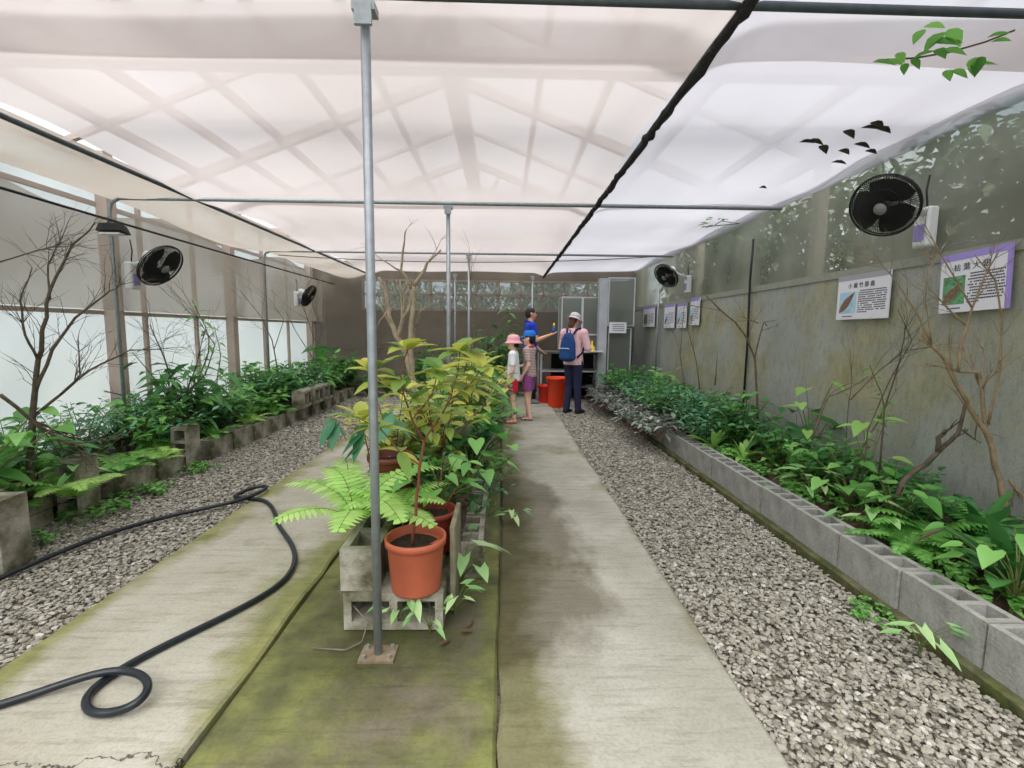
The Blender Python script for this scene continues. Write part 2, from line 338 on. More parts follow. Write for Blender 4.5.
# film hem: the lower edge of the plastic, folded double along the wall top
struct('trim_1', MB().box((XR-.012, -.5, 1.77), (XR+.0, YB, 1.83)), mat('hem', (142,144,132), .5, noise=.1))
poly = netmat('polycarbonate', (226,232,236), .62, gloss=.1, var=.1, vscale=.9, split=.7)
polyg = netmat('shade_net_brown', (178,166,154), .6, var=.12, vscale=1.0, split=.6)
struct('wall_left', MB().box((XL-.03, -.5, -.1), (XL-.02, YB, 3.0)), poly)
struct('baseboard_left', MB().box((XL-.05, -.5, -.1), (XL+.02, YB, .22)), m_blockold)
def lnet(u, v):
    y = -.3+u*10.6; top = 2.42+.1*math.sin(y*2.33+.6); return (-3.78+.05*wob(y, v*2, 1), y, 1.47+v*(top-1.47))
sheet('wall_net_left', lnet, 110, 10, polyg, kind='structure')
b = MB()
for y in (1.0, 1.9, 2.8, 3.7, 5.5, 6.4, 8.2, 9.1): b.box((XL-.02, y-.02, 0), (XL+.02, y+.02, 3.0))
for z in (1.45, 2.5): b.box((XL-.015, -.5, z-.02), (XL+.025, YB, z+.02))
struct('wall_rail_left', b, m_beam)
for i, y in enumerate((4.98, 7.1, 9.95)):
    struct('trim_%d' % (2+i), MB().box((XL+.02, y-.06, -.05), (XL+.13, y+.06, 3.0)), m_beam)
# back wall with a strip of windows
b = MB()
b.box((XL, YB, -.1), (3.0, YB+.1, 1.75)); b.box((XL, YB, 2.36), (3.0, YB+.1, 2.75)); b.box((XL, YB, 1.75), (-2.95, YB+.1, 2.36)); b.box((2.3, YB, 1.75), (3.0, YB+.1, 2.36))
struct('wall_back', b, m_dark)
fr = MB(); pn = MB()
for i in range(12):
    x = -2.95+i*(5.25/11); fr.box((x-.022, YB-.02, 1.75), (x+.022, YB+.05, 2.36))
for z in (1.75, 2.07, 2.36): fr.box((-2.95, YB-.02, z-.02), (2.3, YB+.05, z+.02))
wf = struct('window_1', fr, m_beam)
glassm = netmat('window_pane', (206,220,208), .3, gloss=.1, var=.05)
pn.box((-2.95, YB+.055, 1.75), (2.3, YB+.06, 2.36)).build('pane', glassm, wf)
backnet = netmat('shade_net_dark', (160,152,142), .32, var=.1, vscale=1.2)
sheet('wall_net_back', lambda u, v: (-3.7+u*6.5, YB-.13+.03*wob(u*8, v*2), .9+v*(1.72+.05*math.sin(u*9))), 60, 8, backnet, kind='structure')

# ceiling nets (hung over the pipe frame, sagging a little between pipes)
pink = netmat('shade_net_pink', (178,170,169), .54, var=.07, vscale=.8, split=.75, streak=(1, .4, 1))
whit = netmat('shade_net_white', (172,171,178), .6, var=.06, vscale=.8, split=.75, streak=(1, .4, 1))
def zc(x, y): return 2.56+.045*math.cos((y-1.82)*2*math.pi/2.7)*-1*.6+.02*wob(y*1.2, x*.9)
def cnet(u, v):
    x = -2.75+u*3.6; y = -.4+v*10.8; return (x, y, zc(x, y)+.0*u-.06*math.exp(-((x-.85)/.12)**2)-.07*math.exp(-((x+2.75)/.15)**2))
sheet('ceiling', cnet, 60, 120, pink, kind='structure')
def cnet2(u, v):
    x = .85+u*1.97; y = -.4+v*10.8; return (x, y, zc(x, y)-.06*math.exp(-((x-.85)/.12)**2)+.06*u)
sheet('ceiling', cnet2, 40, 120, whit, kind='structure')
sheet('ceiling_fold', lambda u, v: (-2.75+u*5.55, 2.03+v*.36+.02*math.sin(u*7), zc(-2.75+u*5.55, 2.2)+.035), 60, 6, pink, kind='structure')
sheet('ceiling_fold', lambda u, v: (-2.75+u*5.55, 4.9+v*.22+.03*math.sin(u*6), zc(-2.75+u*5.55, 5.0)+.03), 60, 4, pink, kind='structure')
# rolled valance along the right edge, where roof net and wall film meet
sheet('ceiling_valance', lambda u, v: (XR-.02-.07*v**2+.012*wob(u*20, v, 2), -.4+u*10.7, 2.56+.07*v+.012*wob(u*14, v*2)), 110, 8, whit, kind='structure')
# loose brown skirt of net along the left roof pipe
sheet('ceiling_skirt', lambda u, v: (-2.78-.85*v, -.3+u*10.6, 2.5-(.05+.16*max(0, math.sin(u*10.6*1.16+.7)))*math.sin(v*math.pi)-.02*v), 110, 8,
      netmat('skirt_net', (172,164,156), .55, var=.25, vscale=1.3, split=.65), kind='structure')

# greenhouse frame above the nets
def rz_(x): return 4.3-.38*abs(x+.6)
b = MB()
b.box((-.72, -1, 4.16), (-.46, 11, 4.3))
for x in (.37, 1.0, 1.75, 2.5, -1.35, -1.95, -2.6, -3.1, -3.6): b.box((x-.035, -1, rz_(x)-.07), (x+.035, 11, rz_(x)))
def bar(b, p, q, wd=.06, ht=.08):
    p = Vector(p); q = Vector(q); d = (q-p).normalized(); s = d.cross(UPV).normalized()*wd/2; n = s.cross(d).normalized()*ht/2
    vv = [p-s-n, p+s-n, p+s+n, p-s+n, q-s-n, q+s-n, q+s+n, q-s+n]
    b.add(vv, [(0,1,2,3),(7,6,5,4),(0,4,5,1),(1,5,6,2),(2,6,7,3),(3,7,4,0)])
for i, y in enumerate([.5+1.36*k for k in range(8)]):
    big = i % 2 == 0
    for sx, ex in ((-1, -4.05), (1, 2.95)): bar(b, (-.6, y, 4.22), (ex, y, rz_(ex)-.08), .09 if big else .045, .1 if big else .05)
    if i % 4 == 2:
        bar(b, (-4.05, y, 2.98), (2.95, y, 2.98), .12, .12)
        for x in (-3.2, -2.1, -.6, .9, 2.0): bar(b, (x, y, 2.98), (x+.55, y, rz_(x+.55)-.08), .05, .05); bar(b, (x, y, 2.98), (x-.55, y, rz_(x-.55)-.08), .05, .05)
b.box((-4.08, -1, 2.9), (-3.98, 11, 3.02)); b.box((2.9, -1, 2.9), (3.0, 11, 3.02))
for y in (1.85, 4.6, 7.35, 10.2): b.box((2.92, y-.05, -.1), (3.02, y+.05, 2.95))
struct('roof_frame', b, m_beam)
roofglass = netmat('roof_glazing', (225,232,235), .12, var=.06, gloss=.2)
b = MB()
for ex in (-4.1, 3.05):
    b.add([(-.6, -1, 4.33), (ex, -1, rz_(ex)+.03), (ex, 11, rz_(ex)+.03), (-.6, 11, 4.33)], [(0, 1, 2, 3)])
struct('roof_glazing', b, roofglass)

# gravel: uncountable stones
def stones(x0, x1, y0, y1, seed, name, label):
    rs = np.random.RandomState(seed); t = (1+5**.5)/2
    ico = np.array([(-1,t,0),(1,t,0),(-1,-t,0),(1,-t,0),(0,-1,t),(0,1,t),(0,-1,-t),(0,1,-t),(t,0,-1),(t,0,1),(-t,0,-1),(-t,0,1)])/math.hypot(1, t)
    fc = np.array([(0,11,5),(0,5,1),(0,1,7),(0,7,10),(0,10,11),(1,5,9),(5,11,4),(11,10,2),(10,7,6),(7,1,8),(3,9,4),(3,4,2),(3,2,6),(3,6,8),(3,8,9),(4,9,5),(2,4,11),(6,2,10),(8,6,7),(9,8,1)])
    P = []
    y = y0
    while y < y1:
        dy = .25; den = 5200 if y < 3.5 else (3400 if y < 6 else 2000); n = int(den*(x1-x0)*dy)
        s = .0098 if y < 3.5 else (.0118 if y < 6 else .0155)
        P.append(np.c_[rs.uniform(x0, x1, n), rs.uniform(y, y+dy, n), np.full(n, s)*rs.uniform(.6, 1.45, n)]); y += dy
    P = np.vstack(P); n = len(P)
    V = ico[None]*(1+rs.uniform(-.28, .28, (n, 12, 1)))*P[:, 2][:, None, None]*np.stack([rs.uniform(.9, 1.45, n), rs.uniform(.7, 1.0, n), rs.uniform(.4, .65, n)], 1)[:, None, :]
    a = rs.uniform(0, 6.28, n); tl = rs.uniform(-.5, .5, n)
    x, yy, z = V[..., 0], V[..., 1], V[..., 2]
    y2 = yy*np.cos(tl)[:, None]-z*np.sin(tl)[:, None]; z2 = yy*np.sin(tl)[:, None]+z*np.cos(tl)[:, None]
    V = np.stack([x*np.cos(a)[:, None]-y2*np.sin(a)[:, None]+P[:, :1], x*np.sin(a)[:, None]+y2*np.cos(a)[:, None]+P[:, 1:2], z2-.022+rs.uniform(0, .022, (n, 1))], -1).reshape(-1, 3)
    F = (fc[None]+12*np.arange(n)[:, None, None]).reshape(-1, 3)
    me = bpy.data.meshes.new(name); me.vertices.add(len(V)); me.vertices.foreach_set('co', V.ravel()); me.loops.add(F.size); me.loops.foreach_set('vertex_index', F.ravel().astype(np.int32))
    me.polygons.add(len(F)); me.polygons.foreach_set('loop_start', np.arange(0, F.size, 3).astype(np.int32)); me.update(calc_edges=True); me.validate()
    me.polygons.foreach_set('use_smooth', [False]*len(F))
    me.materials.append(m_stone); o = bpy.data.objects.new(name, me); C.objects.link(o); tag(o, label, 'gravel', kind='stuff')
m_stone, N, L, B = newmat('gravel_stone')
g = N.new('ShaderNodeNewGeometry'); r = ramp(N, [(0, srgb(106,102,92)), (.25, srgb(132,128,117)), (.55, srgb(154,150,140)), (.8, srgb(142,135,120)), (1, srgb(180,177,170))])
L.new(g.outputs['Random Per Island'], r.inputs['Fac']); L.new(r.outputs['Color'], B.inputs['Base Color']); B.inputs['Roughness'].default_value = .8
stones(.87, 1.79, .7, 10.2, 1, 'gravel', 'grey crushed gravel between the right path and the block kerb')
stones(-3.05, -1.89, 1.0, 10.2, 2, 'gravel', 'grey brown gravel between the left path and the left planting bed')

# ------------------------------------------------------------ pipe frame
def tube_obj(name, pts, r, m, label, cat='pipe', n=10, group=None): return MB().tube(pts, r, n).build(name, m, smooth=True, label=label, cat=cat, group=group)
ZP = 2.45
pz = lambda y: ZP
tube_obj('crossbar_pipe', [(-3.45, 1.82, ZP+.03), (2.85, 1.82, ZP)], .016, m_darksteel, 'dark grey ceiling pipe crossing the very top, nearest of the cross pipes')
def bent(y, lab):
    pts = [(-3.52, y, 0), (-3.52, y, ZP-.12), (-3.5, y, ZP-.04), (-3.42, y, ZP), (2.55, y, ZP)]
    return tube_obj('crossbar_pipe', pts, .017, m_steel, lab)
bent(4.5, 'bent pipe frame crossing the ceiling behind the front pole, second of the cross pipes')
bent(7.3, 'far bent pipe frame crossing low over the back of the greenhouse')
tube_obj('longitudinal_pipe', [(.85, -.3, ZP+.01), (.85, 10.3, ZP+.01)], .017, m_darksteel, 'long ceiling pipe wrapped in black netting running to the back wall')
rnd = random.Random(8); b = MB()
pts = []; rr = []
for i in range(150):
    y = .6+i*9.6/149; pts.append((.85+rnd.uniform(-.008, .008), y, ZP-.003+rnd.uniform(-.008, .008))); rr.append(.021+rnd.uniform(-.004, .006))
b.tube(pts, rr, 8).build('net_wrap', m_wrap, label='black gathered netting wound around the long ceiling pipe', cat='netting')
tube_obj('roof_edge_pipe', [(-2.78, -.3, ZP+.01), (-2.78, 10.3, ZP+.01)], .017, m_darksteel, 'long ceiling pipe along the left edge of the pink roof net')
def pole(x, y, lab, dx=0, r=.0172, x1=None):
    t = thing('support_pole', lab, 'pole', (x, y, 0))
    MB().tube([(0, 0, 0), (dx, 0, ZP-.02)], r, 14).build('pole', m_steel, t, True)
    b = MB().box((-.07, -.05, -.004), (.07, .05, .006))
    b.build('base_plate', mat('rusty_plate', (128,112,92), .7, .2, noise=.3, nscale=30), t)
    for bx, by in ((-.05, -.032), (.05, -.032), (-.05, .032), (.05, .032)): MB().lathe([(.0, .02), (.008, .02), (.008, .006), (0, .006)], 6, c=(bx, by, 0)).build('bolt', m_steel, t)
    b = MB(); b.box((dx-.04, -.03, ZP-.05), (dx+.04, .03, ZP-.022)); b.box((dx-.03, -.035, ZP-.1), (dx+.03, -.02, ZP-.03)); b.build('pipe_clamp', m_steel, t)
    return t
pole(-.49, 1.82, 'galvanised steel pole bolted to the mossy slab in front of the block stack', .0)
pole(-.5, 4.5, 'thin galvanised pole rising from the middle of the centre shrubs', 0, .019)
pole(-.5, 7.2, 'distant thin pole at the rear of the centre bed', 0, .017)
pole(.6, 9.85, 'farthest slim pole standing behind the man in blue', 0, .017)
pole(-.95, 9.7, 'slim pole in front of the back wall windows', 0, .017)
# cables
def catenary(a, c, sag, n=14): return [tuple(Vector(a).lerp(Vector(c), i/n)-UPV*(sag*4*(i/n)*(1-i/n))) for i in range(n+1)]
MB().tube(catenary((-3.5, .6, 2.29), (-3.5, 10.2, 2.25), .02, 20), .011, 6).build('cable', m_black, smooth=True, label='black cable strung along the left wall past the lamp and fans', cat='cable')
MB().tube(catenary((-3.4, 7.5, 2.42), (2.5, 7.6, 2.5), .1, 20), .006, 5).build('cable', m_black, smooth=True, label='thin cable sagging across the ceiling near the back', cat='cable')
a = atx(755, 215, 2.77)
MB().tube([(2.77, a[1], 2.35), (2.765, a[1]+.01, 1.9), (2.775, a[1], 1.2), (2.77, a[1], .15)], .012, 6).build('conduit', m_black, smooth=True, label='black conduit running down the right wall beyond the larger boards', cat='pipe')
tube_obj('wall_pipe', [(2.74, 8.5, .1), (2.74, 8.5, 2.4)], .017, m_steel, 'thin grey pipe on the right wall between the small boards')

# ------------------------------------------------------------ hollow blocks
def block_mesh(mb, L=.39, W=.15, H=.19, t=.028, n=3):
    """length along y, thickness along x, cores along z, origin at base centre"""
    mb.box((-W/2, -L/2, 0), (-W/2+t, L/2, H)); mb.box((W/2-t, -L/2, 0), (W/2, L/2, H))
    cw = (L-t*(n+1))/n
    for k in range(n+1):
        y = -L/2+k*(cw+t); mb.box((-W/2+t, y, 0), (W/2-t, y+t, H))
    return mb
def bevel(o, w=.004):
    md = o.modifiers.new('bevel', 'BEVEL'); md.width = w; md.segments = 1; md.limit_method = 'ANGLE'; return o
blk = block_mesh(MB()).mesh('hollow_block', m_block); blko = block_mesh(MB()).mesh('hollow_block', m_blockold)
def block(x, y, z, label, rot=(0, 0, 0), old=False, group=None):
    o = bpy.data.objects.new('hollow_block', blko if old else blk); C.objects.link(o); o.location = (x, y, z); o.rotation_euler = rot
    return tag(o, label, 'block', group)
rnd = random.Random(3)
nb = ['nearest the camera, at the bottom right corner', 'second from the camera', 'third from the camera', 'fourth from the camera', 'fifth from the camera', 'sixth from the camera',
      'seventh from the camera', 'eighth from the camera', 'ninth from the camera', 'tenth from the camera']
ORD = ['first', 'second', 'third', 'fourth', 'fifth', 'sixth', 'seventh', 'eighth', 'ninth', 'tenth', 'eleventh', 'twelfth', 'thirteenth', 'fourteenth', 'fifteenth']
for i in range(20):
    y = 1.47+i*.4
    lab = 'grey hollow block in the right kerb row, '+nb[i] if i < 10 else 'distant grey hollow block of the right kerb row, mostly under overhanging leaves'
    block(1.92+rnd.uniform(-.006, .006), y, .035, lab, (rnd.uniform(-.01, .01), 0, rnd.uniform(-.012, .012)), old=i > 9, group='right kerb blocks' if i < 10 else 'far blocks of the right kerb')
# left bed: a mixed row of standing and lying blocks
LB = [(-2.7, 2.62, 'st', 'weathered block standing on end at the left picture edge'), (-2.86, 2.66, 'st', 'second standing block just behind the one at the left picture edge'),
      (-3.08, 2.98, 'lo', 'weathered block lying low behind the lime fern in the left bed'),
      (-3.0, 3.45, 'st', 'weathered block standing on end with its open core seen, behind the lime fern'), (-3.0, 3.83, 'lo', 'low weathered block just beyond the open cored block of the left bed'),
      (-3.0, 4.24, 'lo', 'low weathered block leading up to the tall one in the left edging'), (-2.97, 4.58, 'st', 'mossy block standing upright in the middle of the left edging')]
for x, y, k, lab in LB:
    if k == 'st': block(x, y, .2, lab, (math.pi/2, 0, math.radians(8 if y < 4 else 3)), True)
    else: block(x, y, .0, lab, (0, 0, .03), True)
for i in range(7):
    block(-2.98+rnd.uniform(-.02, .02), 4.95+i*.42, 0, 'low weathered block in the far left edging row, '+['first', 'second', 'third', 'fourth', 'fifth', 'sixth', 'seventh'][i]+' going back', (rnd.uniform(-.03, .03), 0, rnd.uniform(-.05, .05)), True)
blkc = block_mesh(MB(), L=.4, W=.24, H=.17, n=2, t=.036).mesh('hollow_block', m_blockold)
for i, y in enumerate((6.9, 7.34, 7.78)):
    block(-2.96, y, .32, 'block on its side with two open cores facing the path, '+['nearest of the raised three', 'middle of the raised three', 'farthest of the raised three'][i], (0, math.pi/2, .12-.1*i), True).data = blkc
for i in range(4): block(-2.98, 8.0+i*.43, 0, 'block at the far end of the left edging under shrubs', (0, 0, 0), True, 'far end of the left edging')
# centre block stack
blkw = block_mesh(MB(), L=.43, W=.165, H=.19, n=2, t=.034).mesh('hollow_block', m_blockold)
ROTF = Matrix(((0, 1, 0), (0, 0, 1), (1, 0, 0))).to_euler()
def wblock(loc, rot, lab, group=None):
    o = block(*loc, lab, rot, True, group); o.data = blkw; return o
wblock((-.465, 1.98, .083), ROTF, 'bottom block of the front stack with two open cores facing the camera')
wblock((-.455, 2.2, .083), ROTF, 'block hidden behind the bottom block of the front stack')
wblock((-.62, 2.22, .166), (0, 0, .02), 'upper left block of the front stack, behind the galvanised pole')
wblock((-.36, 2.42, .0), (0, 0, .0), 'block under the reddish pot behind the front terracotta pot')
wblock((-.63, 2.66, .19), (0, 0, -.02), 'raised block carrying the brown pot left of the sapling')
def cblock(loc, rot, lab, group=None): return block(*loc, lab, rot, True, group)
for i in range(9): cblock((-.72, 2.62+i*.41, 0), (0, 0, rnd.uniform(-.03, .03)), 'mossy block on the left side of the centre bed, '+ORD[i]+' from the front', 'left side blocks of the centre bed')
for i in range(13): cblock((-.17, 2.62+i*.41, 0), (0, 0, rnd.uniform(-.03, .03)), 'leaf covered block on the right side of the centre bed, '+ORD[i]+' from the front', 'right side blocks of the centre bed')
b = MB(); b.box((-.235, 2.12, 0), (-.21, 2.44, .41)); bevel(b.build('timber_board', mat('grey_timber', (128,122,100), .85, noise=.3, nscale=12, bump=.6, bscale=30), label='weathered grey board standing upright right of the terracotta pot', cat='board'))
# ------------------------------------------------------------ pots
def pot_mesh(r=.135, h=.27):
    return MB().lathe([(0, .0), (r*.79, .0), (r*.81, .01), (r*.93, h*.86), (r*.94, h*.87), (r, h*.875), (r*1.01, h), (r*.96, h+.004), (r*.92, h), (r*.9, h*.86), (r*.86, h*.8), (0, h*.8)], 36)
def pot(x, y, z, lab, m, r=.135, h=.27, tilt=0):
    t = thing('plant_pot', lab, 'pot', (x, y, z)); t.rotation_euler = (tilt, tilt, 0)
    pot_mesh(r, h).build('pot', m, t, True)
    s = MB(); rnd = random.Random(int(x*100)); n = 18
    vv = [(0, 0, h*.83)]+[(rr*r*.9*math.cos(k*2*math.pi/n), rr*r*.9*math.sin(k*2*math.pi/n), h*.82+rnd.uniform(-.006, .008)) for rr in (.5, 1) for k in range(n)]
    ff = [(0, 1+k, 1+(k+1) % n) for k in range(n)]+[(1+k, 1+n+k, 1+n+(k+1) % n, 1+(k+1) % n) for k in range(n)]
    s.add(vv, ff).build('soil', m_potsoil, t)
    return t
pot(-.375, 2.04, .167, 'terracotta coloured plastic pot holding the tall sapling, in front of the stack', m_terra, .133, .235)
pot(-.35, 2.37, .19, 'reddish plastic pot just behind the front terracotta pot', m_terrad, .125, .21)
pot(-.64, 2.72, .37, 'brown plastic pot half hidden behind the steel pole', mat('brown_pot', (112,56,42), .5, noise=.1), .13, .22)

# ------------------------------------------------------------ plants
rnd = random.Random(11)
def rdir(el, az): return Vector((math.cos(el)*math.cos(az), math.cos(el)*math.sin(az), math.sin(el)))
def p_shrub(R, h=.6, rad=.35, L=.11, W=.5, nst=9, per=11, prof=OV, bend=.25, whorl=False):
    st = MB(); fo = MB()
    for s in range(nst):
        az = s*2.4+R.uniform(-.4, .4); sp = rad*R.uniform(.25, 1); hh = h*R.uniform(.65, 1.05)*(1-.25*sp/rad)
        pts = []
        for i in range(6):
            t = i/5; pts.append(Vector((math.cos(az)*sp*t**1.4, math.sin(az)*sp*t**1.4, hh*(t-.12*t*t)))+Vector((R.uniform(-1, 1), R.uniform(-1, 1), 0))*.012*t)
        st.tube(pts, [.006*(1-.7*i/5) for i in range(6)], 4)
        for k in range(per):
            t = .22+.78*(k+R.random()*.6)/per; t = min(t, 1); i = min(int(t*5), 4); p = pts[i].lerp(pts[i+1], t*5-i)
            a2 = k*2.4+R.uniform(-.5, .5)+az; el = R.uniform(-.15, .75); d = rdir(el, a2); ll = L*R.uniform(.65, 1.2)
            q = p+d*.02; fo.leaf(q, d, UPV+Vector((R.uniform(-.4, .4), R.uniform(-.4, .4), 0)), ll, ll*W, prof, bend*R.uniform(.5, 1.6), .12)
    return [('stem', st, None), ('foliage', fo, None)]
def p_fern(R, n=13, L=.42, pin=.075, nodes=17, arch=.55):
    st = MB(); fo = MB()
    for s in range(n):
        az = s*2*math.pi/n+R.uniform(-.3, .3); LL = L*R.uniform(.6, 1.1); e0 = R.uniform(.7, 1.25); p = Vector((0, 0, 0)); pts = [p.copy()]; dirs = []
        for i in range(nodes):
            el = e0-(e0+arch)*(i/nodes)**1.2; d = rdir(el, az+.12*math.sin(i*.3+s)); dirs.append(d); p = p+d*LL/nodes; pts.append(p.copy())
        st.tube(pts, [.003*(1-.7*i/nodes) for i in range(nodes+1)], 3, cap=False)
        for i in range(2, nodes):
            t = i/nodes; w_ = pin*math.sin(math.pi*min(1, .12+t*.86))**.7; d = dirs[i]; sd = d.cross(UPV).normalized(); nn = sd.cross(d)
            for sg in (-1, 1): fo.leaf(pts[i], sd*sg+d*.28, nn, w_, LL/nodes*1.15, PIN, .15, 0)
    return [('stem', st, None), ('foliage', fo, None)]
def p_strap(R, n=14, L=.4, W=.06):
    fo = MB(); st = MB()
    for s in range(n):
        az = s*2.4+R.uniform(-.3, .3); el = R.uniform(.65, 1.35); LL = L*R.uniform(.6, 1.1); d = rdir(el, az)
        fo.leaf(d*.02, d, UPV if el < 1.2 else -Vector((math.cos(az), math.sin(az), 0)), LL, W, STRAP, .55*math.cos(el)+.12, .2)
    st.lathe([(0, .05), (.02, .04), (.028, 0), (0, -.01)], 8)
    return [('stem', st, None), ('foliage', fo, None)]
def p_arum(R, n=11, h=.35, L=.14, W=.72, prof=ARROW, spread=.22):
    fo = MB(); st = MB()
    for s in range(n):
        az = s*2.4+R.uniform(-.4, .4); sp = spread*R.uniform(.3, 1.1); hh = h*R.uniform(.5, 1.05)
        pts = [Vector((math.cos(az)*sp*t*t, math.sin(az)*sp*t*t, hh*(1.25*t-.25*t*t))) for t in (0, .3, .6, .85, 1)]
        st.tube(pts, [.004, .004, .003, .003, .002], 4); LL = L*R.uniform(.6, 1.15)
        d = rdir(R.uniform(-.5, .15), az+R.uniform(-.6, .6)); fo.leaf(pts[-1], d, UPV, LL, LL*W, prof, .2, .15)
    return [('stem', st, None), ('foliage', fo, None)]
def p_ground(R, n=60, rad=.28, h=.16, L=.07, W=.45, prof=LAN):
    fo = MB(); st = MB()
    for s in range(n):
        az = R.uniform(0, 6.28); r_ = rad*R.random()**.6; hh = h*R.uniform(.4, 1)*(1-.4*r_/rad)
        b0 = Vector((math.cos(az)*r_, math.sin(az)*r_, 0)); tp = b0+Vector((R.uniform(-.03, .03), R.uniform(-.03, .03), hh))
        if s % 2 == 0: st.tube([b0, tp], [.003, .002], 3)
        for k in range(4):
            d = rdir(R.uniform(-.2, .8), R.uniform(0, 6.28)); LL = L*R.uniform(.6, 1.2); fo.leaf(tp-UPV*(hh*.2*k*.5), d, UPV, LL, LL*W, prof, .3, .15)
    return [('stem', st, None), ('foliage', fo, None)]
def p_spire(R, h=1.0, L=.13, n=34, W=.3, lean=.05):
    st = MB(); fo = MB(); pts = [Vector((lean*math.sin(i*.7), lean*math.cos(i*.9)-lean, h*i/10)) for i in range(11)]
    st.tube(pts, [.009*(1-.07*i) for i in range(11)], 5)
    for k in range(n):
        t = .2+.8*k/n; i = min(int(t*10), 9); p = pts[i].lerp(pts[i+1], t*10-i); d = rdir(R.uniform(-.2, .5), k*2.4); LL = L*R.uniform(.6, 1.1)
        fo.leaf(p, d, UPV, LL, LL*W*R.uniform(.8, 1.3), OV, .35, .12)
    return [('stem', st, None), ('foliage', fo, None)]
KIN = {
 'bush':   (lambda R: p_shrub(R, .55, .34, .085, .55, 12, 12), L_deep, m_stemg, 'leafy_shrub', 3),
 'bushm':  (lambda R: p_shrub(R, .55, .34, .11, .5, 10, 11), L_mid, m_stemg, 'leafy_shrub', 3),
 'small':  (lambda R: p_shrub(R, .5, .36, .055, .5, 16, 17), L_teal, m_stemg, 'small_leaved_shrub', 3),
 'yel':    (lambda R: p_shrub(R, .75, .3, .12, .42, 11, 12), L_yel, m_stemr, 'yellow_green_shrub', 3),
 'long':   (lambda R: p_shrub(R, .65, .34, .16, .27, 10, 12, LAN, .4), L_deep, m_stemg, 'long_leaved_shrub', 2),
 'heart':  (lambda R: p_arum(R, 16, .38, .13, .85, HEART, .28), L_mid, m_stemg, 'heart_leaved_plant', 3),
 'arum':   (lambda R: p_arum(R, 9, .3, .15, .7, ARROW, .2), L_vari, m_stemg, 'arrowhead_plant', 2),
 'limeh':  (lambda R: p_arum(R, 6, .75, .15, .8, HEART, .22), L_lime, m_stemg, 'lime_leaved_plant', 2),
 'taro':   (lambda R: p_arum(R, 7, .5, .3, .8, HEART, .3), L_deep, m_stemg, 'taro_plant', 2),
 'fern':   (lambda R: p_fern(R), L_fern, m_stemg, 'fern', 3),
 'fernl':  (lambda R: p_fern(R, 9, .5, .085, 19, .5), L_lime, m_stemg, 'fern', 2),
 'strap':  (lambda R: p_strap(R), L_lime, m_stemg, 'strap_leaved_fern', 2),
 'strapd': (lambda R: p_strap(R, 12, .42, .1), L_deep, m_stemg, 'broad_leaved_plant', 2),
 'grey':   (lambda R: p_ground(R, 70, .3, .2, .09, .36), L_grey, m_stemr, 'striped_ground_plant', 3),
 'low':    (lambda R: p_ground(R, 50, .24, .12, .05, .8, OV), L_mid, m_stemg, 'low_ground_plant', 3),
 'spire':  (lambda R: p_spire(R), L_mid, m_stemg, 'slender_plant', 2),
 'redl':   (lambda R: p_ground(R, 30, .2, .15, .1, .35), L_red, m_stemr, 'red_leaved_plant', 1),
}
PROTO = {}; USED = {}
def plant(kind, x, y, z, label, s=1.0, rz=None, group=None, cat='plant', hs=1.0):
    if kind not in PROTO:
        fn, lm, sm, nm, nv = KIN[kind]; PROTO[kind] = []
        for v in range(nv):
            parts = fn(random.Random(v*17+len(kind)*3+5)); PROTO[kind].append([(n, mb.mesh(n, sm if n == 'stem' else lm, n != 'stem')) for n, mb, _ in parts])
        USED[kind] = 0
    v = PROTO[kind][USED[kind] % len(PROTO[kind])]; USED[kind] += 1
    t = thing(KIN[kind][3], label, cat, (x, y, z), rnd.uniform(0, 6.28) if rz is None else rz, group); t.scale = (s, s, s*hs)
    for n, me in v:
        o = bpy.data.objects.new(n, me); C.objects.link(o); o.parent = t
    return t

# right bed ---------------------------------------------------
def rb(kind, px, py, X, label, s=1, hs=1, group=None, zb=.15):
    p = atx(px, py, X); return plant(kind, X, p[1], zb, label, s, hs=hs, group=group)
rb('strapd', 1010, 560, 2.3, 'glossy dark broad-leaved plant at the right edge, near end of the right bed', 1.1, 1)
rb('strapd', 985, 500, 2.55, 'glossy dark broad-leaved plant against the wall below the purple edged board', 1.1, 1.1)
rb('heart', 1015, 600, 2.2, 'light green heart-leaved plant beside dry purple leaves at the right edge', .9)
rb('fern', 930, 500, 2.35, 'green fern beside the forked bare tree in the right bed', 1.0)
rb('fern', 905, 540, 2.15, 'green fern overhanging the fourth block of the right kerb', .8)
rb('bush', 880, 470, 2.55, 'dark leafy shrub at the wall behind the leaning branch', .9)
rb('heart', 895, 505, 2.25, 'heart-leaved plant at the foot of the leaning branch', .9)
rb('heart', 850, 480, 2.3, 'heart-leaved plant with pale leaves at the kerb, below the white board', 1.0)
rb('spire', 880, 440, 2.6, 'tall thin stemmed plant reaching up the wall left of the forked tree', .95)
rb('bushm', 830, 460, 2.5, 'fresh green shrub by the wall below the white board', .95)
rb('arum', 868, 512, 2.12, 'young pale arrow-leaved plant growing just behind the kerb cores', .75)
rb('arum', 815, 480, 2.12, 'young arrow-leaved plant with white tinged leaves beside brown litter', .8)
rb('taro', 800, 410, 2.55, 'plant with one big round leaf held high before the grey wall', .8, 1.2)
rb('bushm', 800, 440, 2.25, 'fresh green shrub in the middle of the right bed', .8)
rb('strap', 775, 445, 2.4, 'strap-leaved fern at the middle of the right bed, nearest of its kind', 1.0)
rb('strap', 745, 430, 2.2, 'strap-leaved fern spreading over the kerb at mid row', .85)
rb('strap', 715, 425, 2.1, 'strap-leaved fern hanging over the kerb where the blocks turn mossy', .95)
rb('strap', 745, 410, 2.5, 'upright strap-leaved fern against the wall past the conduit', 1.0)
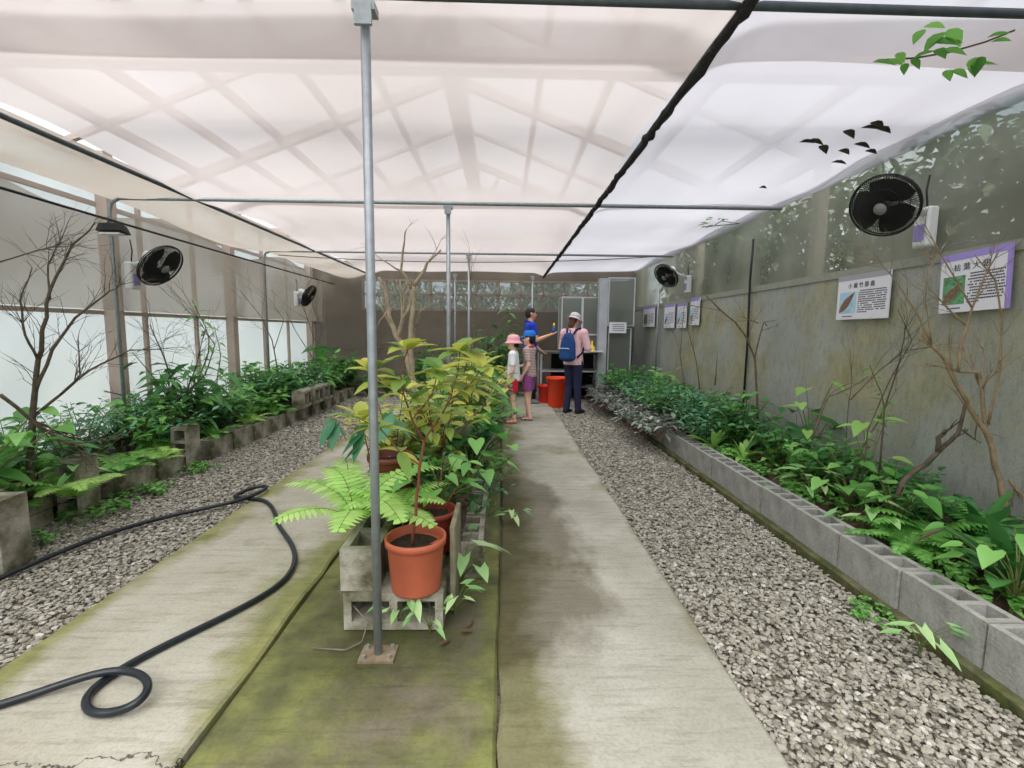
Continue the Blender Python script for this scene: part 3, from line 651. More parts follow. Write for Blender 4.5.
rb('small', 765, 420, 2.6, 'small-leaved shrub against the wall under the conduit', .9)
rb('fern', 725, 415, 2.45, 'fern between the strap-leaved ferns and the dense shrubs of the right bed', .9)
rb('limeh', 812, 420, 2.55, 'tall plant with few bright lime leaves against the middle of the right wall', 1.0)
rb('limeh', 868, 470, 2.5, 'tall bright leaved plant below the white board', .9)
rb('strap', 700, 420, 2.3, 'strap-leaved fern before the dense far shrubs of the right bed', 1.1)
rb('low', 790, 470, 2.12, 'low ground plant sprouting at the kerb, among brown litter', .8)
rb('low', 965, 590, 2.12, 'low ground plant at the kerb near the bottom right corner', .8)
rb('fern', 1020, 480, 2.6, 'fern reaching up the wall at the far right picture edge', 1.1)
NM = {'bush': 'dark rounded shrub', 'small': 'dense small-leaved shrub', 'bushm': 'brighter green shrub', 'long': 'long-leaved shrub'}
i = 0
for r_, y in enumerate(np.arange(4.75, 8.9, .4)):
    for X in (2.12, 2.45):
        k = ['small', 'bush', 'small', 'bushm', 'small'][i % 5]; i += 1
        plant(k, X+rnd.uniform(-.05, .05), y+rnd.uniform(-.08, .08), .16, '%s, %s back in the %s row of the far right bed' % (NM[k], ORD[r_], 'kerb side' if X < 2.3 else 'wall side'), rnd.uniform(1.15, 1.45), group=NM[k]+'s far right bed')
for r_, y in enumerate(np.arange(5.3, 8.8, .3)):
    plant('grey', 1.87+rnd.uniform(-.05, .05), y, .16, 'silvery striped trailing plant over the far kerb blocks, %s going back' % ORD[r_], rnd.uniform(1.1, 1.35), group='striped trailing plants on the right kerb')
plant('redl', 1.75, 8.9, .02, 'red leaved plant at the foot of the white cage column', 1.1); plant('redl', 2.1, 8.75, .15, 'red leaved plant below the tall cage at the end of the bed', 1)
for q, (y, X) in enumerate(((2.0, 2.5), (2.9, 2.5), (3.6, 2.5), (4.3, 2.5), (4.6, 2.3), (3.3, 2.35), (2.6, 2.4), (4.0, 2.4))):
    plant('bush', X, y, .14, 'low dark undergrowth in the near half of the right bed, '+['nearest the camera', 'second along the wall', 'third along the wall', 'farthest along the wall', 'farthest from the wall', 'in its middle', 'below the purple edged board', 'below the conduit'][q], rnd.uniform(.85, 1.05), group='undergrowth near half of right bed')
for q, (y, X) in enumerate(((4.85, 2.12), (4.4, 2.15), (3.9, 2.2), (3.1, 2.2), (2.3, 2.2))):
    plant('low', X, y, .15, 'small round-leaved weed just behind the kerb blocks, %s coming toward the camera' % ORD[q], rnd.uniform(.7, 1), group='weeds behind near kerb')
p = atz(965, 655); plant('arum', 1.72, p[1], .0, 'variegated seedling rooted in the gravel at the base of the kerb', .5); plant('low', 1.74, p[1]+.28, 0, 'tiny weed in the gravel by the mossy footing', .45)

# left bed ----------------------------------------------------
def lb(kind, px, X, Y, label, s=1, hs=1, zb=.13): return plant(kind, X, Y, zb, label, s, hs=hs)
lb('fernl', 0, -2.88, 3.2, 'lime fern arching over the gravel between the standing blocks', 1.0, .9, .15)
lb('fernl', 0, -2.95, 4.1, 'lime fern leaning on the low blocks right of the open cored block', .62, .9, .15)
lb('fern', 0, -3.15, 3.0, 'mid green fern behind the lime fern in the left bed', 1)
lb('fern', 0, -3.0, 3.75, 'mid green fern between the open cored block and the upright mossy block', .95)
lb('fernl', 0, -3.12, 4.35, 'lime fern just behind the upright mossy block', .75)
lb('fern', 0, -3.02, 5.0, 'green fern hanging over the low blocks past the upright mossy block', .85)
lb('fernl', 0, -3.05, 5.75, 'lime fern at the middle of the left edging', .75)
lb('fern', 0, -3.05, 6.4, 'green fern just before the raised open cored blocks', .9)
lb('arum', 0, -2.98, 3.35, 'pale arrow-leaved plant beside the open cored block', .8)
lb('low', 0, -2.82, 3.75, 'low weed on the gravel between the two standing blocks', .8, 1, 0)
lb('heart', 0, -3.1, 2.7, 'heart-leaved plant behind the block at the left picture edge', 1.0, .9)
lb('bush', 0, -3.35, 2.9, 'dark leafy shrub at the left picture edge below the bare tree', 1.5); plant('bushm', -3.1, 2.75, .2, 'lime green leafy shrub cut off by the left picture edge', 1.6, hs=1.2)
lb('bushm', 0, -3.35, 3.35, 'fresh green shrub at the foot of the bare tree', 1.2)
lb('taro', 0, -3.2, 3.25, 'plant with big dark oval leaves beside the bare tree', .7, 1)
lb('small', 0, -3.4, 3.9, 'small-leaved shrub behind the open cored block', 1.4)
lb('bushm', 0, -3.25, 4.4, 'fresh green shrub in the left bed below the near left fan', 1.2)
lb('low', 0, -2.88, 2.75, 'low clover like weed in front of the standing block', .8, 1, .0)
lb('low', 0, -2.85, 3.3, 'low weed at the foot of the open cored block', .8, 1, .0)
lb('low', 0, -2.8, 4.4, 'low weed on the gravel by the upright mossy block', .7, 1, .0)
lb('long', 0, -3.3, 5.0, 'tall long-leaved shrub in the left bed right of the near left fan', 1.7, 1.2)
lb('long', 0, -3.2, 5.4, 'lower long-leaved shrub overhanging the left edging', 1.0)
lb('spire', 0, -3.45, 5.6, 'slender tall plant standing before the brown column', 1.5, 1)
lb('spire', 0, -3.5, 6.1, 'second slender plant beyond the tall one, before the brown column', 1.2, 1)
lb('taro', 0, -3.4, 6.9, 'taro with umbrella like leaves against the white wall', 1.0, 1.1)
lb('strap', 0, -3.15, 5.9, 'strap-leaved fern arching over the left edging', 1.0)
lb('bushm', 0, -3.3, 9.7, 'bright vine shrub climbing in the back left corner', 1.4, 1.3)
lb('taro', 0, -3.2, 9.2, 'taro with broad leaves near the back left corner', 1.3, 1.3)
NM = {'small': 'small-leaved shrub', 'bushm': 'fresh green shrub', 'bush': 'dark leafy shrub', 'long': 'long-leaved shrub', 'heart': 'heart-leaved plant'}
i = 0
for r_, y in enumerate(np.arange(4.6, 9.9, .4)):
    for X in (-3.18, -3.55):
        k = ['small', 'bushm', 'heart', 'long', 'small', 'bush', 'bushm'][i % 7]; i += 1
        plant(k, X+rnd.uniform(-.08, .08), y+rnd.uniform(-.1, .1), .12, '%s, %s back in the %s row of the far left bed' % (NM[k], ORD[r_], 'path side' if X > -3.3 else 'wall side'), rnd.uniform(1.3, 1.7) if y > 6.5 else rnd.uniform(1.15, 1.45), group=NM[k]+'s left bed')
for q, (y, X) in enumerate(((2.2, -3.6), (2.6, -3.7), (3.1, -3.75), (3.6, -3.75), (4.1, -3.75), (4.5, -3.6))):
    plant('bushm' if y < 3 else 'small', X, y, .12, 'undergrowth along the near white wall behind the bare tree, %s clump from the left' % ORD[q], 1.3, group='undergrowth near left wall')

# centre bed --------------------------------------------------
zc_ = .27
CB = [('small', -.5, 2.9, .27, .85, 'small-leaved plant behind the brown pot'), ('yel', -.68, 3.0, .3, 1.1, 'yellow green shrub left of the dead tree'), ('yel', -.42, 3.15, .3, 1.3, 'tall yellow green shrub in front of the dead tree'),
      ('bush', -.22, 2.75, .2, 1.0, 'dark shrub overhanging the slab right behind the pots'), ('heart', -.2, 2.55, .3, .95, 'heart-leaved vine spilling toward the slab beside the grey board'),
      ('heart', -.08, 3.1, .2, 1.25, 'heart-leaved vine trailing over the right blocks of the centre bed'), ('taro', -.22, 3.4, .3, .9, 'plant with large blue green leaves in the centre bed'),
      ('bush', -.04, 3.0, .0, .75, 'dark leafy clump at slab level beside the right path'), ('small', -.04, 3.45, .0, .95, 'small-leaved clump bulging onto the right path, nearest of them'), ('bushm', -.02, 3.9, .0, .95, 'fresh green clump bulging onto the right path'),
      ('small', -.08, 3.7, .25, 1.2, 'small-leaved shrub on the right blocks, level with the pale dead tree'), ('bushm', -.35, 3.75, .27, 1.5, 'fresh green shrub rising behind the dead tree'), ('yel', -.3, 4.2, .27, 1.35, 'yellowish shrub beside the thin middle pole'),
      ('long', -.68, 3.5, .2, 1.25, 'long-leaved shrub on the left blocks of the centre bed'), ('bushm', -.7, 4.0, .15, 1.2, 'fresh green shrub leaning over the left path'), ('heart', -.12, 4.2, .3, 1.4, 'heart-leaved plant among shrubs right of the thin middle pole')]
for k, x, y, z, s, lab in CB: plant(k, x-.13 if x > -.23 else x, y, z, lab, s*.88 if x > -.23 else s)
NM = {'bush': 'dark leafy shrub', 'long': 'long-leaved shrub', 'small': 'small-leaved shrub', 'bushm': 'fresh green shrub', 'yel': 'yellow green shrub'}
i = 0
for r_, y in enumerate(np.arange(4.5, 8.5, .4)):
    for X in (-.62, -.32, -.03):
        k = ['bush', 'long', 'small', 'bushm', 'yel'][i % 5]; i += 1
        lab = '%s, %s rank of the far centre bed, %s' % (NM[k], ORD[r_], {0: 'on its left side', 1: 'in its middle', 2: 'beside the right path'}[0 if X < -.5 else 1 if X < -.25 else 2])
        if X > -.1: X = -.19 if y > 5.4 else -.16
        plant(k, X+rnd.uniform(-.05, .05), y+rnd.uniform(-.08, .08), .2 if X < -.1 else .08, lab, (rnd.uniform(1.2, 1.55) if X < -.25 else rnd.uniform(.75, .9) if y > 5.4 else rnd.uniform(.8, .95)), group=NM[k]+'s far centre bed')
for y in np.arange(2.9, 4.5, .45): plant('small', -.72, y, .15, 'trailing undergrowth on the left blocks of the centre bed', .75, group='undergrowth left side centre bed')
for j, (px, py, s, lab) in enumerate([(462, 585, .8, 'variegated arrowhead seedling on the slab beside the board'), (402, 628, .55, 'arrowhead seedling at the foot of the pot ledge'), (430, 632, .4, 'tiny arrowhead seedling under the terracotta pot'), (455, 615, .45, 'small arrowhead seedling among dry leaves on the slab'), (515, 525, .4, 'lone pale seedling at the edge of the right path')]):
    p = atz(px, py); plant('arum', p[0], p[1], -.004, lab, s)
# fern at left of stack, reaching over the left path
t = plant('fernl', -.7, 2.25, .38, 'large lime fern reaching left over the path from the block stack', 1.25, .4, hs=.85); plant('fernl', -.52, 2.32, .36, 'lime fern fronds right of the pole above the block stack', .85, 1.2, hs=1)

# potted sapling in the front pot: traced stems, big yellow green leaves in whorls
def traced(name, lab, cat, Y, lines, m, r0, leaves=None, twigs=0, seed=1, dy=.05):
    """lines: pixel polylines (x, y, optional depth offset) at distance Y, each with start/end radius"""
    R = random.Random(seed); base = aty(lines[0][0][0][0], lines[0][0][0][1], Y); t = thing(name, lab, cat, base)
    st = MB(); B0 = Vector(base); out = []
    for pts, ra, rb_ in lines:
        P = [Vector(aty(q[0], q[1], Y+(q[2] if len(q) > 2 else 0)))-B0 for q in pts]
        D = []
        for a, c in zip(P[:-1], P[1:]):
            for k in range(3): D.append(a.lerp(c, k/3)+Vector((R.uniform(-1, 1), R.uniform(-1, 1), R.uniform(-1, 1)))*ra*(.35 if k else 0))
        D.append(P[-1]); n = len(D); st.tube(D, [ra+(rb_-ra)*i/(n-1) for i in range(n)], 7 if ra > .012 else 5); out.append(D)
        if twigs:
            for _ in range(twigs):
                i = R.randrange(n//3, n); p = D[i]; d = (D[min(i+1, n-1)]-D[max(i-1, 0)]).normalized()
                def tw(p, d, L_, r_, dep):
                    d = (d+Vector((R.uniform(-1, 1), R.uniform(-1, 1), R.uniform(-.6, .9)))*.8).normalized(); q = [p]
                    for _k in range(4): d = (d+Vector((R.uniform(-1, 1), R.uniform(-1, 1), R.uniform(-1, 1)))*.25).normalized(); q.append(q[-1]+d*L_/4)
                    st.tube(q, [r_*(1-.18*z) for z in range(5)], 4)
                    if dep: tw(q[2], d, L_*.6, r_*.6, dep-1); tw(q[3], d, L_*.55, r_*.5, dep-1)
                tw(p, d, R.uniform(.12, .32)*Y/3, max(.0018, rb_*.7), 1)
    st.build('branches' if twigs or r0 > .01 else 'stem', m, t, True)
    return t, out, B0, R
def whorl(fo, p, R, n, L_, W, el=.3, prof=OV):
    for k in range(n): fo.leaf(p, rdir(el+R.uniform(-.5, .35), k*2*math.pi/n+R.uniform(-.5, .5)), UPV, L_*R.uniform(.6, 1.15), L_*W, prof, .25, .13)
t, out, B0, R = traced('sapling', 'tall sapling with yellow green leaves growing from the front terracotta pot', 'plant', 2.03,
    [([(412, 548), (416, 510), (419, 470), (424, 440)], .0075, .006), ([(424, 440), (438, 420, .05), (450, 400, .08), (458, 372, .1), (460, 352, .1)], .005, .0025),
     ([(424, 440), (412, 420, -.05), (404, 395, -.06), (400, 372, -.05), (408, 350, -.05)], .005, .0025), ([(420, 465), (400, 452, .05), (380, 428, .1), (362, 420, .1)], .004, .002),
     ([(450, 400, .08), (470, 385, .0), (482, 368, 0)], .003, .002), ([(404, 395, -.06), (385, 385, .0), (372, 372, 0)], .003, .002), ([(412, 420, -.05), (432, 395, -.1), (438, 372, -.12)], .003, .002)], m_stemr, .005, seed=4)
fo = MB()
for D in out[1:]:
    whorl(fo, D[-1], R, 8, .17, .42, .45); whorl(fo, D[len(D)*2//3], R, 5, .15, .42, .2); whorl(fo, D[len(D)//3], R, 4, .14, .42, .1)
fo.build('foliage', L_yel, t, True)
t, out, B0, R = traced('bare_stemmed_plant', 'thin leafless reddish plant in the pot behind the front one', 'plant', 2.42,
    [([(432, 520), (436, 490), (448, 455)], .004, .002), ([(438, 520), (455, 490), (468, 462)], .004, .002), ([(436, 520), (420, 495), (408, 470)], .004, .002)], m_stemr, .005, seed=6)
fo = MB(); whorl(fo, out[1][-1], R, 4, .1, .5); fo.build('foliage', L_mid, t, True)
t, out, B0, R = traced('drooping_plant', 'plant with drooping blue green leaves in the pot behind the pole', 'plant', 2.6,
    [([(372, 480), (368, 450), (362, 425)], .005, .003), ([(368, 450), (385, 430, .05), (392, 412)], .004, .002), ([(362, 430), (345, 425, -.04), (330, 418)], .003, .002)], m_stemr, .005, seed=7)
fo = MB()
for D in out:
    for k in range(5): fo.leaf(D[-1-k % 3], rdir(-.7+R.uniform(-.3, .3), R.uniform(0, 6.28)), UPV, .15, .075, OV, .2, .1)
fo.build('foliage', L_teal, t, True)

# bare and dead trees ----------------------------------------
traced('dead_tree', 'pale dead tree with stubby forked branches behind the front pole', 'tree', 3.4,
    [([(420, 450), (414, 382), (400, 342), (390, 319), (388, 303), (379, 277)], .025, .01), ([(414, 400), (412, 361), (411, 328), (413, 307), (414, 286)], .021, .016),
     ([(414, 286), (423, 272), (427, 263), (441, 250)], .015, .006), ([(398, 338), (402, 322), (410, 305), (412, 290)], .016, .012), ([(412, 288), (401, 270), (404, 244), (406, 230)], .012, .004), ([(402, 272), (392, 266), (383, 260)], .008, .004),
     ([(400, 342), (402, 310, .1), (400, 280, .15)], .01, .006), ([(388, 310), (380, 320), (378, 325)], .006, .003)], m_bark, .03, twigs=1, seed=2)
traced('dead_branch', 'thin dead branch leaning beyond the pale dead tree in the centre bed', 'branch', 5.0,
    [([(432, 390), (438, 350), (445, 315)], .008, .004), ([(455, 390), (462, 340), (455, 300)], .008, .003), ([(462, 380), (475, 335), (468, 255)], .009, .003), ([(475, 345), (490, 325), (482, 300)], .005, .002)], m_twig, .01, twigs=4, seed=3)
traced('bare_tree', 'bare many-branched tree at the left before the white wall', 'tree', 3.1,
    [([(28, 500), (32, 440), (34, 400), (38, 360), (42, 330), (50, 290), (72, 245), (95, 222)], .022, .004), ([(34, 395), (52, 350), (75, 318), (105, 295), (120, 285)], .012, .003), ([(38, 360, 0), (25, 335, -.1), (20, 300, -.15), (32, 268, -.2)], .009, .003),
     ([(30, 420), (60, 395, .1), (90, 370, .2), (130, 350, .3), (168, 348, .4)], .011, .003), ([(60, 395, .1), (80, 375, .1), (78, 340, .1)], .007, .003), ([(0, 395, -.2), (45, 430, 0), (78, 450, .1)], .012, .009),
     ([(50, 300), (48, 265), (60, 240)], .007, .002), ([(0, 262), (40, 250), (60, 245)], .005, .003)], m_barkd, .02, twigs=15, seed=5)
traced('bare_tree', 'dark bare shrub with upright twigs left of the brown column', 'tree', 4.9,
    [([(185, 440), (178, 400), (165, 360), (150, 325)], .014, .004), ([(180, 410), (195, 370, .1), (205, 330, .1)], .01, .003), ([(178, 400), (205, 375), (215, 345), (198, 318)], .009, .003), ([(182, 430), (140, 400), (100, 390), (60, 375)], .01, .003)], m_barkd, .02, twigs=13, seed=6)
traced('bare_tree', 'thin bare sapling right of the brown column at the left wall', 'tree', 6.6,
    [([(278, 372), (272, 340), (262, 318), (240, 290)], .01, .003), ([(274, 350), (284, 320), (270, 300)], .007, .002)], m_twig, .02, twigs=6, seed=8)
traced('bare_tree', 'thin bare shrub below the far left fan', 'tree', 8.4,
    [([(315, 370), (316, 345), (308, 320), (300, 300)], .012, .004), ([(316, 350), (322, 330), (312, 305)], .009, .004), ([(314, 360), (295, 330), (285, 310)], .009, .003)], m_twig, .02, twigs=6, seed=9)
traced('forked_tree', 'bare forked tree standing before the purple edged board', 'tree', 2.45,
    [([(1008, 520), (1000, 480), (985, 430), (965, 398), (945, 360), (932, 345)], .016, .008), ([(985, 430), (982, 390), (978, 372), (958, 371)], .01, .008), ([(958, 371), (962, 340), (972, 308), (985, 275), (1000, 250)], .008, .003),
     ([(988, 425), (1000, 370), (1002, 320), (995, 280), (975, 255)], .007, .003), ([(932, 345), (915, 310), (895, 280), (880, 262)], .006, .002), ([(932, 345), (925, 300), (932, 260)], .004, .002), ([(972, 308), (950, 270), (925, 225)], .005, .002),
     ([(965, 325), (945, 305), (930, 290)], .005, .002), ([(1010, 480), (1024, 500)], .01, .008)], mat('brown_bark', (138,120,94), .85, noise=.3, nscale=20, bump=.6), .016, twigs=7, seed=12)
traced('leaning_branch', 'thick broken branch leaning right toward the forked tree', 'branch', 2.7,
    [([(893, 500), (905, 480), (935, 455), (958, 433), (965, 405)], .018, .009), ([(938, 452), (938, 438), (946, 430)], .014, .012), ([(962, 430), (975, 440), (978, 415)], .005, .003)], m_barkd, .018, twigs=1, seed=13)
traced('bare_tree', 'slim curved bare tree rising beyond the conduit in the right bed', 'tree', 4.9,
    [([(757, 425), (757, 395), (755, 360), (748, 340), (735, 322), (715, 305), (706, 295)], .014, .006), ([(755, 358), (760, 335), (764, 322), (767, 326)], .008, .005), ([(758, 323), (745, 318), (740, 316)], .005, .002)], mat('reddish_bark', (112,92,76), .85, noise=.3, nscale=20), .016, twigs=2, seed=14)
traced('bare_tree', 'bent bare stem between the shrubs right of the slim curved tree', 'tree', 3.6,
    [([(812, 440), (822, 410), (828, 397), (850, 388), (864, 380)], .009, .004), ([(846, 440), (848, 410), (852, 380), (850, 350)], .004, .002)], m_twig, .016, twigs=3, seed=15)
traced('bare_tree', 'pair of thin crooked stems in front of the small boards', 'tree', 6.2,
    [([(686, 395), (680, 355), (682, 330), (685, 300)], .008, .003), ([(700, 390), (696, 360), (688, 330), (695, 310)], .008, .003), ([(715, 385), (718, 350), (722, 338), (735, 325)], .009, .003)], m_twig, .016, twigs=4, seed=16)
traced('bare_tree', 'dark twiggy shrub with sparse leaves left of the forked tree', 'tree', 2.9,
    [([(880, 470), (884, 410), (900, 360), (905, 330)], .006, .003), ([(862, 480), (868, 430), (890, 380), (912, 340), (898, 310)], .005, .002), ([(850, 400), (880, 370), (905, 350)], .004, .002)], m_barkd, .016, twigs=7, seed=17)

dv = [(312, 648), (345, 650), (362, 642), (368, 622), (352, 604), (338, 590)]
MB().tube([atz(x, y, .01 if i < 3 else .02+.02*i) for i, (x, y) in enumerate(dv)], .0035, 5).build('dry_vine', m_twig, smooth=True, label='thin dry vine lying curled on the slab left of the pole foot', cat='vine')
# dry leaves ---------------------------------------------------
def leaf_obj(name, p, az, L_, W, m, lab, group=None, el=.1, prof=OV, nrm=UPV):
    b = MB(); b.leaf((0, 0, 0), rdir(el, az), nrm, L_, W, prof, .1, .2)
    o = b.build(name, m, smooth=True, label=lab, cat='leaf', group=group); o.location = tuple(p); return o
for k in range(34):
    y = rnd.uniform(1.6, 4.6); x = rnd.uniform(2.02, 2.4)
    leaf_obj('dry_leaf', (x, y, .175), rnd.uniform(0, 6.28), .1, .04, L_dead, 'brown dry leaf lying on the soil of the near right bed', 'dry leaves near right bed', .15)
leaf_obj('dry_leaf', atx(955, 560, 2.2), 2.0, .16, .07, leafmat('leaf_purple_dry', [(120,96,96), (150,124,118)]), 'curled purplish dry leaf hanging beside the pale heart leaves', None, -1.0)
leaf_obj('dry_leaf', atx(945, 530, 2.2), 2.3, .15, .06, leafmat('leaf_purple_dry2', [(140,108,104), (130,100,98)]), 'purplish dry leaf above the other curled one near the kerb', None, -.7)
leaf_obj('yellow_leaf', atz(327, 433, .02), .3, .13, .09, leafmat('leaf_ochre', [(190,150,60), (170,124,50)]), 'ochre fallen leaf on the left gravel beside the path')
for k, (px, py) in enumerate([(460, 632), (468, 627), (475, 602), (450, 640), (505, 560)]): leaf_obj('dry_leaf', atz(px, py, .005), k*1.3, .06, .025, L_dead, 'dry brown leaf on the mossy slab beside the block stack', 'dry leaves by the block stack')
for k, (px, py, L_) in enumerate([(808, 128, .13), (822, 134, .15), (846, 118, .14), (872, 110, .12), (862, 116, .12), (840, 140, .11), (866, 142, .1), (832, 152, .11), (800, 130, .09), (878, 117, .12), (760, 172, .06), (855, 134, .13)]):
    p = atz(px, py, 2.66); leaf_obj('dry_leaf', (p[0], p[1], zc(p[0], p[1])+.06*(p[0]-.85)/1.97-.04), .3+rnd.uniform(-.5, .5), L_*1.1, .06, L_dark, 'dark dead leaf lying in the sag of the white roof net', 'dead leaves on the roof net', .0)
p = atz(700, 222, 2.5)
# vine over the roof net, green leaves pressed through
t = thing('vine', 'green vine creeping over the roof net at the top right', 'plant', atz(940, 40, 2.5)); fo = MB(); st = MB(); B0 = Vector(t.location)
pts = [Vector(atz(x, y, 2.5))-B0 for x, y in ((1015, 30), (985, 42), (950, 52), (915, 58), (880, 60))]; st.tube(pts, .004, 5)
for (px, py, L_) in [(945, 30, .16), (925, 40, .14), (940, 48, .13), (905, 55, .11), (880, 62, .13), (975, 60, .15), (950, 68, .12), (965, 66, .12), (905, 62, .1), (995, 40, .1), (930, 28, .12)]:
    for q in range(2): fo.leaf(Vector(atz(px+rnd.uniform(-9, 9), py+rnd.uniform(-4, 4), 2.49))-B0, rdir(rnd.uniform(-.4, .2), rnd.uniform(-.9, 1.4)), UPV, L_*.7, L_*.34, OV, .1, .2)
st.build('stem', m_barkd, t); fo.build('foliage', L_mid, t, True)
t = thing('vine', 'sprig of vine hanging where the second cross pipe meets the right wall', 'plant', aty(715, 225, 4.55)); fo = MB(); st = MB()
st.tube([(0, 0, 0), (.1, .1, .06), (.3, .15, .05), (-.12, 0, -.02)], .004, 4)
for k in range(12): fo.leaf((rnd.uniform(-.12, .2), rnd.uniform(-.05, .15), rnd.uniform(-.04, .08)), rdir(rnd.uniform(-.4, .4), rnd.uniform(0, 6)), UPV, .08, .04, OV)
st.build('stem', m_barkd, t); fo.build('foliage', L_mid, t, True)

# trees and shrubs outside --------------------------------------
def crown(R, n, rx, ry, rz, L_, z0):
    fo = MB()
    for k in range(n):
        a = R.uniform(0, 6.28); u = R.uniform(-1, 1); r_ = R.random()**.35; s_ = math.sqrt(1-u*u)
        p = Vector((rx*r_*s_*math.cos(a), ry*r_*s_*math.sin(a), z0+rz*r_*u)); p += Vector((math.sin(p.y*5)*.12, math.sin(p.z*6)*.12, 0))
        fo.leaf(p, rdir(R.uniform(-.9, .5), R.uniform(0, 6.28)), UPV, L_*R.uniform(.6, 1.3), L_*.5, LAN, .3, .1)
    return fo
tm = []
for v in range(3):
    R = random.Random(40+v); fo = crown(R, 3000, .8, 1.15, 1.35, .17, 2.1).mesh('foliage', L_tree, True); st = MB()
    st.tube([(0, 0, 0), (.05, .05, 1), (0, .1, 2)], [.06, .05, .03], 7)
    for k in range(6): a = k*1.05; st.tube([(0, .05, 1+k*.12), (.4*math.cos(a), .4*math.sin(a), 1.6+k*.12), (.6*math.cos(a), .7*math.sin(a), 2.1+k*.1)], [.025, .015, .006], 5)
    tm.append((fo, st.mesh('trunk', m_barkd, True)))
for k, (x, y, s) in enumerate([(3.9, 1.0, 1.0), (4.2, 2.6, 1.05), (3.95, 4.2, .95), (4.1, 5.9, 1.0), (4.0, 7.6, 1.0), (4.1, 9.3, 1.05)]):
    t = thing('tree', 'leafy tree outside the right wall, seen through the plastic film', 'tree', (x, y, -.1), k*1.3, 'trees behind the film wall'); t.scale = (s, s, s)
    for me in tm[k % 3]:
        o = bpy.data.objects.new(me.name.split('.')[0], me); C.objects.link(o); o.parent = t
for k, (x, y, s) in enumerate([(-2.4, 12.2, 1), (-.8, 12.4, .95), (.8, 12.1, 1), (2.2, 12.3, 1)]):
    t = thing('tree', 'leafy tree outside the back wall, seen through the window strip', 'tree', (x, y, -.1), k*1.7, 'trees behind the back windows'); t.scale = (s, s, s*.9)
    for me in tm[k % 3]:
        o = bpy.data.objects.new(me.name.split('.')[0], me); C.objects.link(o); o.parent = t

# ------------------------------------------------------------ hose
hp = [(-60, 606), (0, 578), (60, 551), (130, 525), (200, 509), (245, 500), (266, 489), (268, 486), (256, 486), (238, 494), (232, 497), (248, 499), (266, 499), (276, 512), (276, 524), (290, 540), (297, 556), (291, 576), (262, 598), (205, 626),
      (155, 650), (115, 672), (88, 692), (84, 705), (92, 714), (115, 713), (138, 704), (151, 688), (144, 674), (118, 669), (85, 676), (40, 692), (0, 705), (-60, 722)]
cu = bpy.data.curves.new('hose', 'CURVE'); cu.dimensions = '3D'; sp = cu.splines.new('NURBS'); sp.points.add(len(hp)-1)
for i, (x, y) in enumerate(hp):
    z = .028+(.0 if not 26 <= i <= 30 else .028)+(.02 if 5 <= i <= 8 else 0); q = atz(x, y, z); sp.points[i].co = (q[0], q[1], z, 1)
sp.order_u = 4; sp.use_endpoint_u = True; cu.bevel_depth = .0138; cu.bevel_resolution = 4; cu.resolution_u = 8
ho = bpy.data.objects.new('hose_curve', cu); C.objects.link(ho)
dg = bpy.context.evaluated_depsgraph_get(); me = bpy.data.meshes.new_from_object(ho.evaluated_get(dg)); bpy.data.objects.remove(ho)
me.materials.clear(); me.materials.append(m_hose); ho = bpy.data.objects.new('hose', me); C.objects.link(ho); tag(ho, 'black rubber hose looping over the left gravel and concrete path', 'hose')

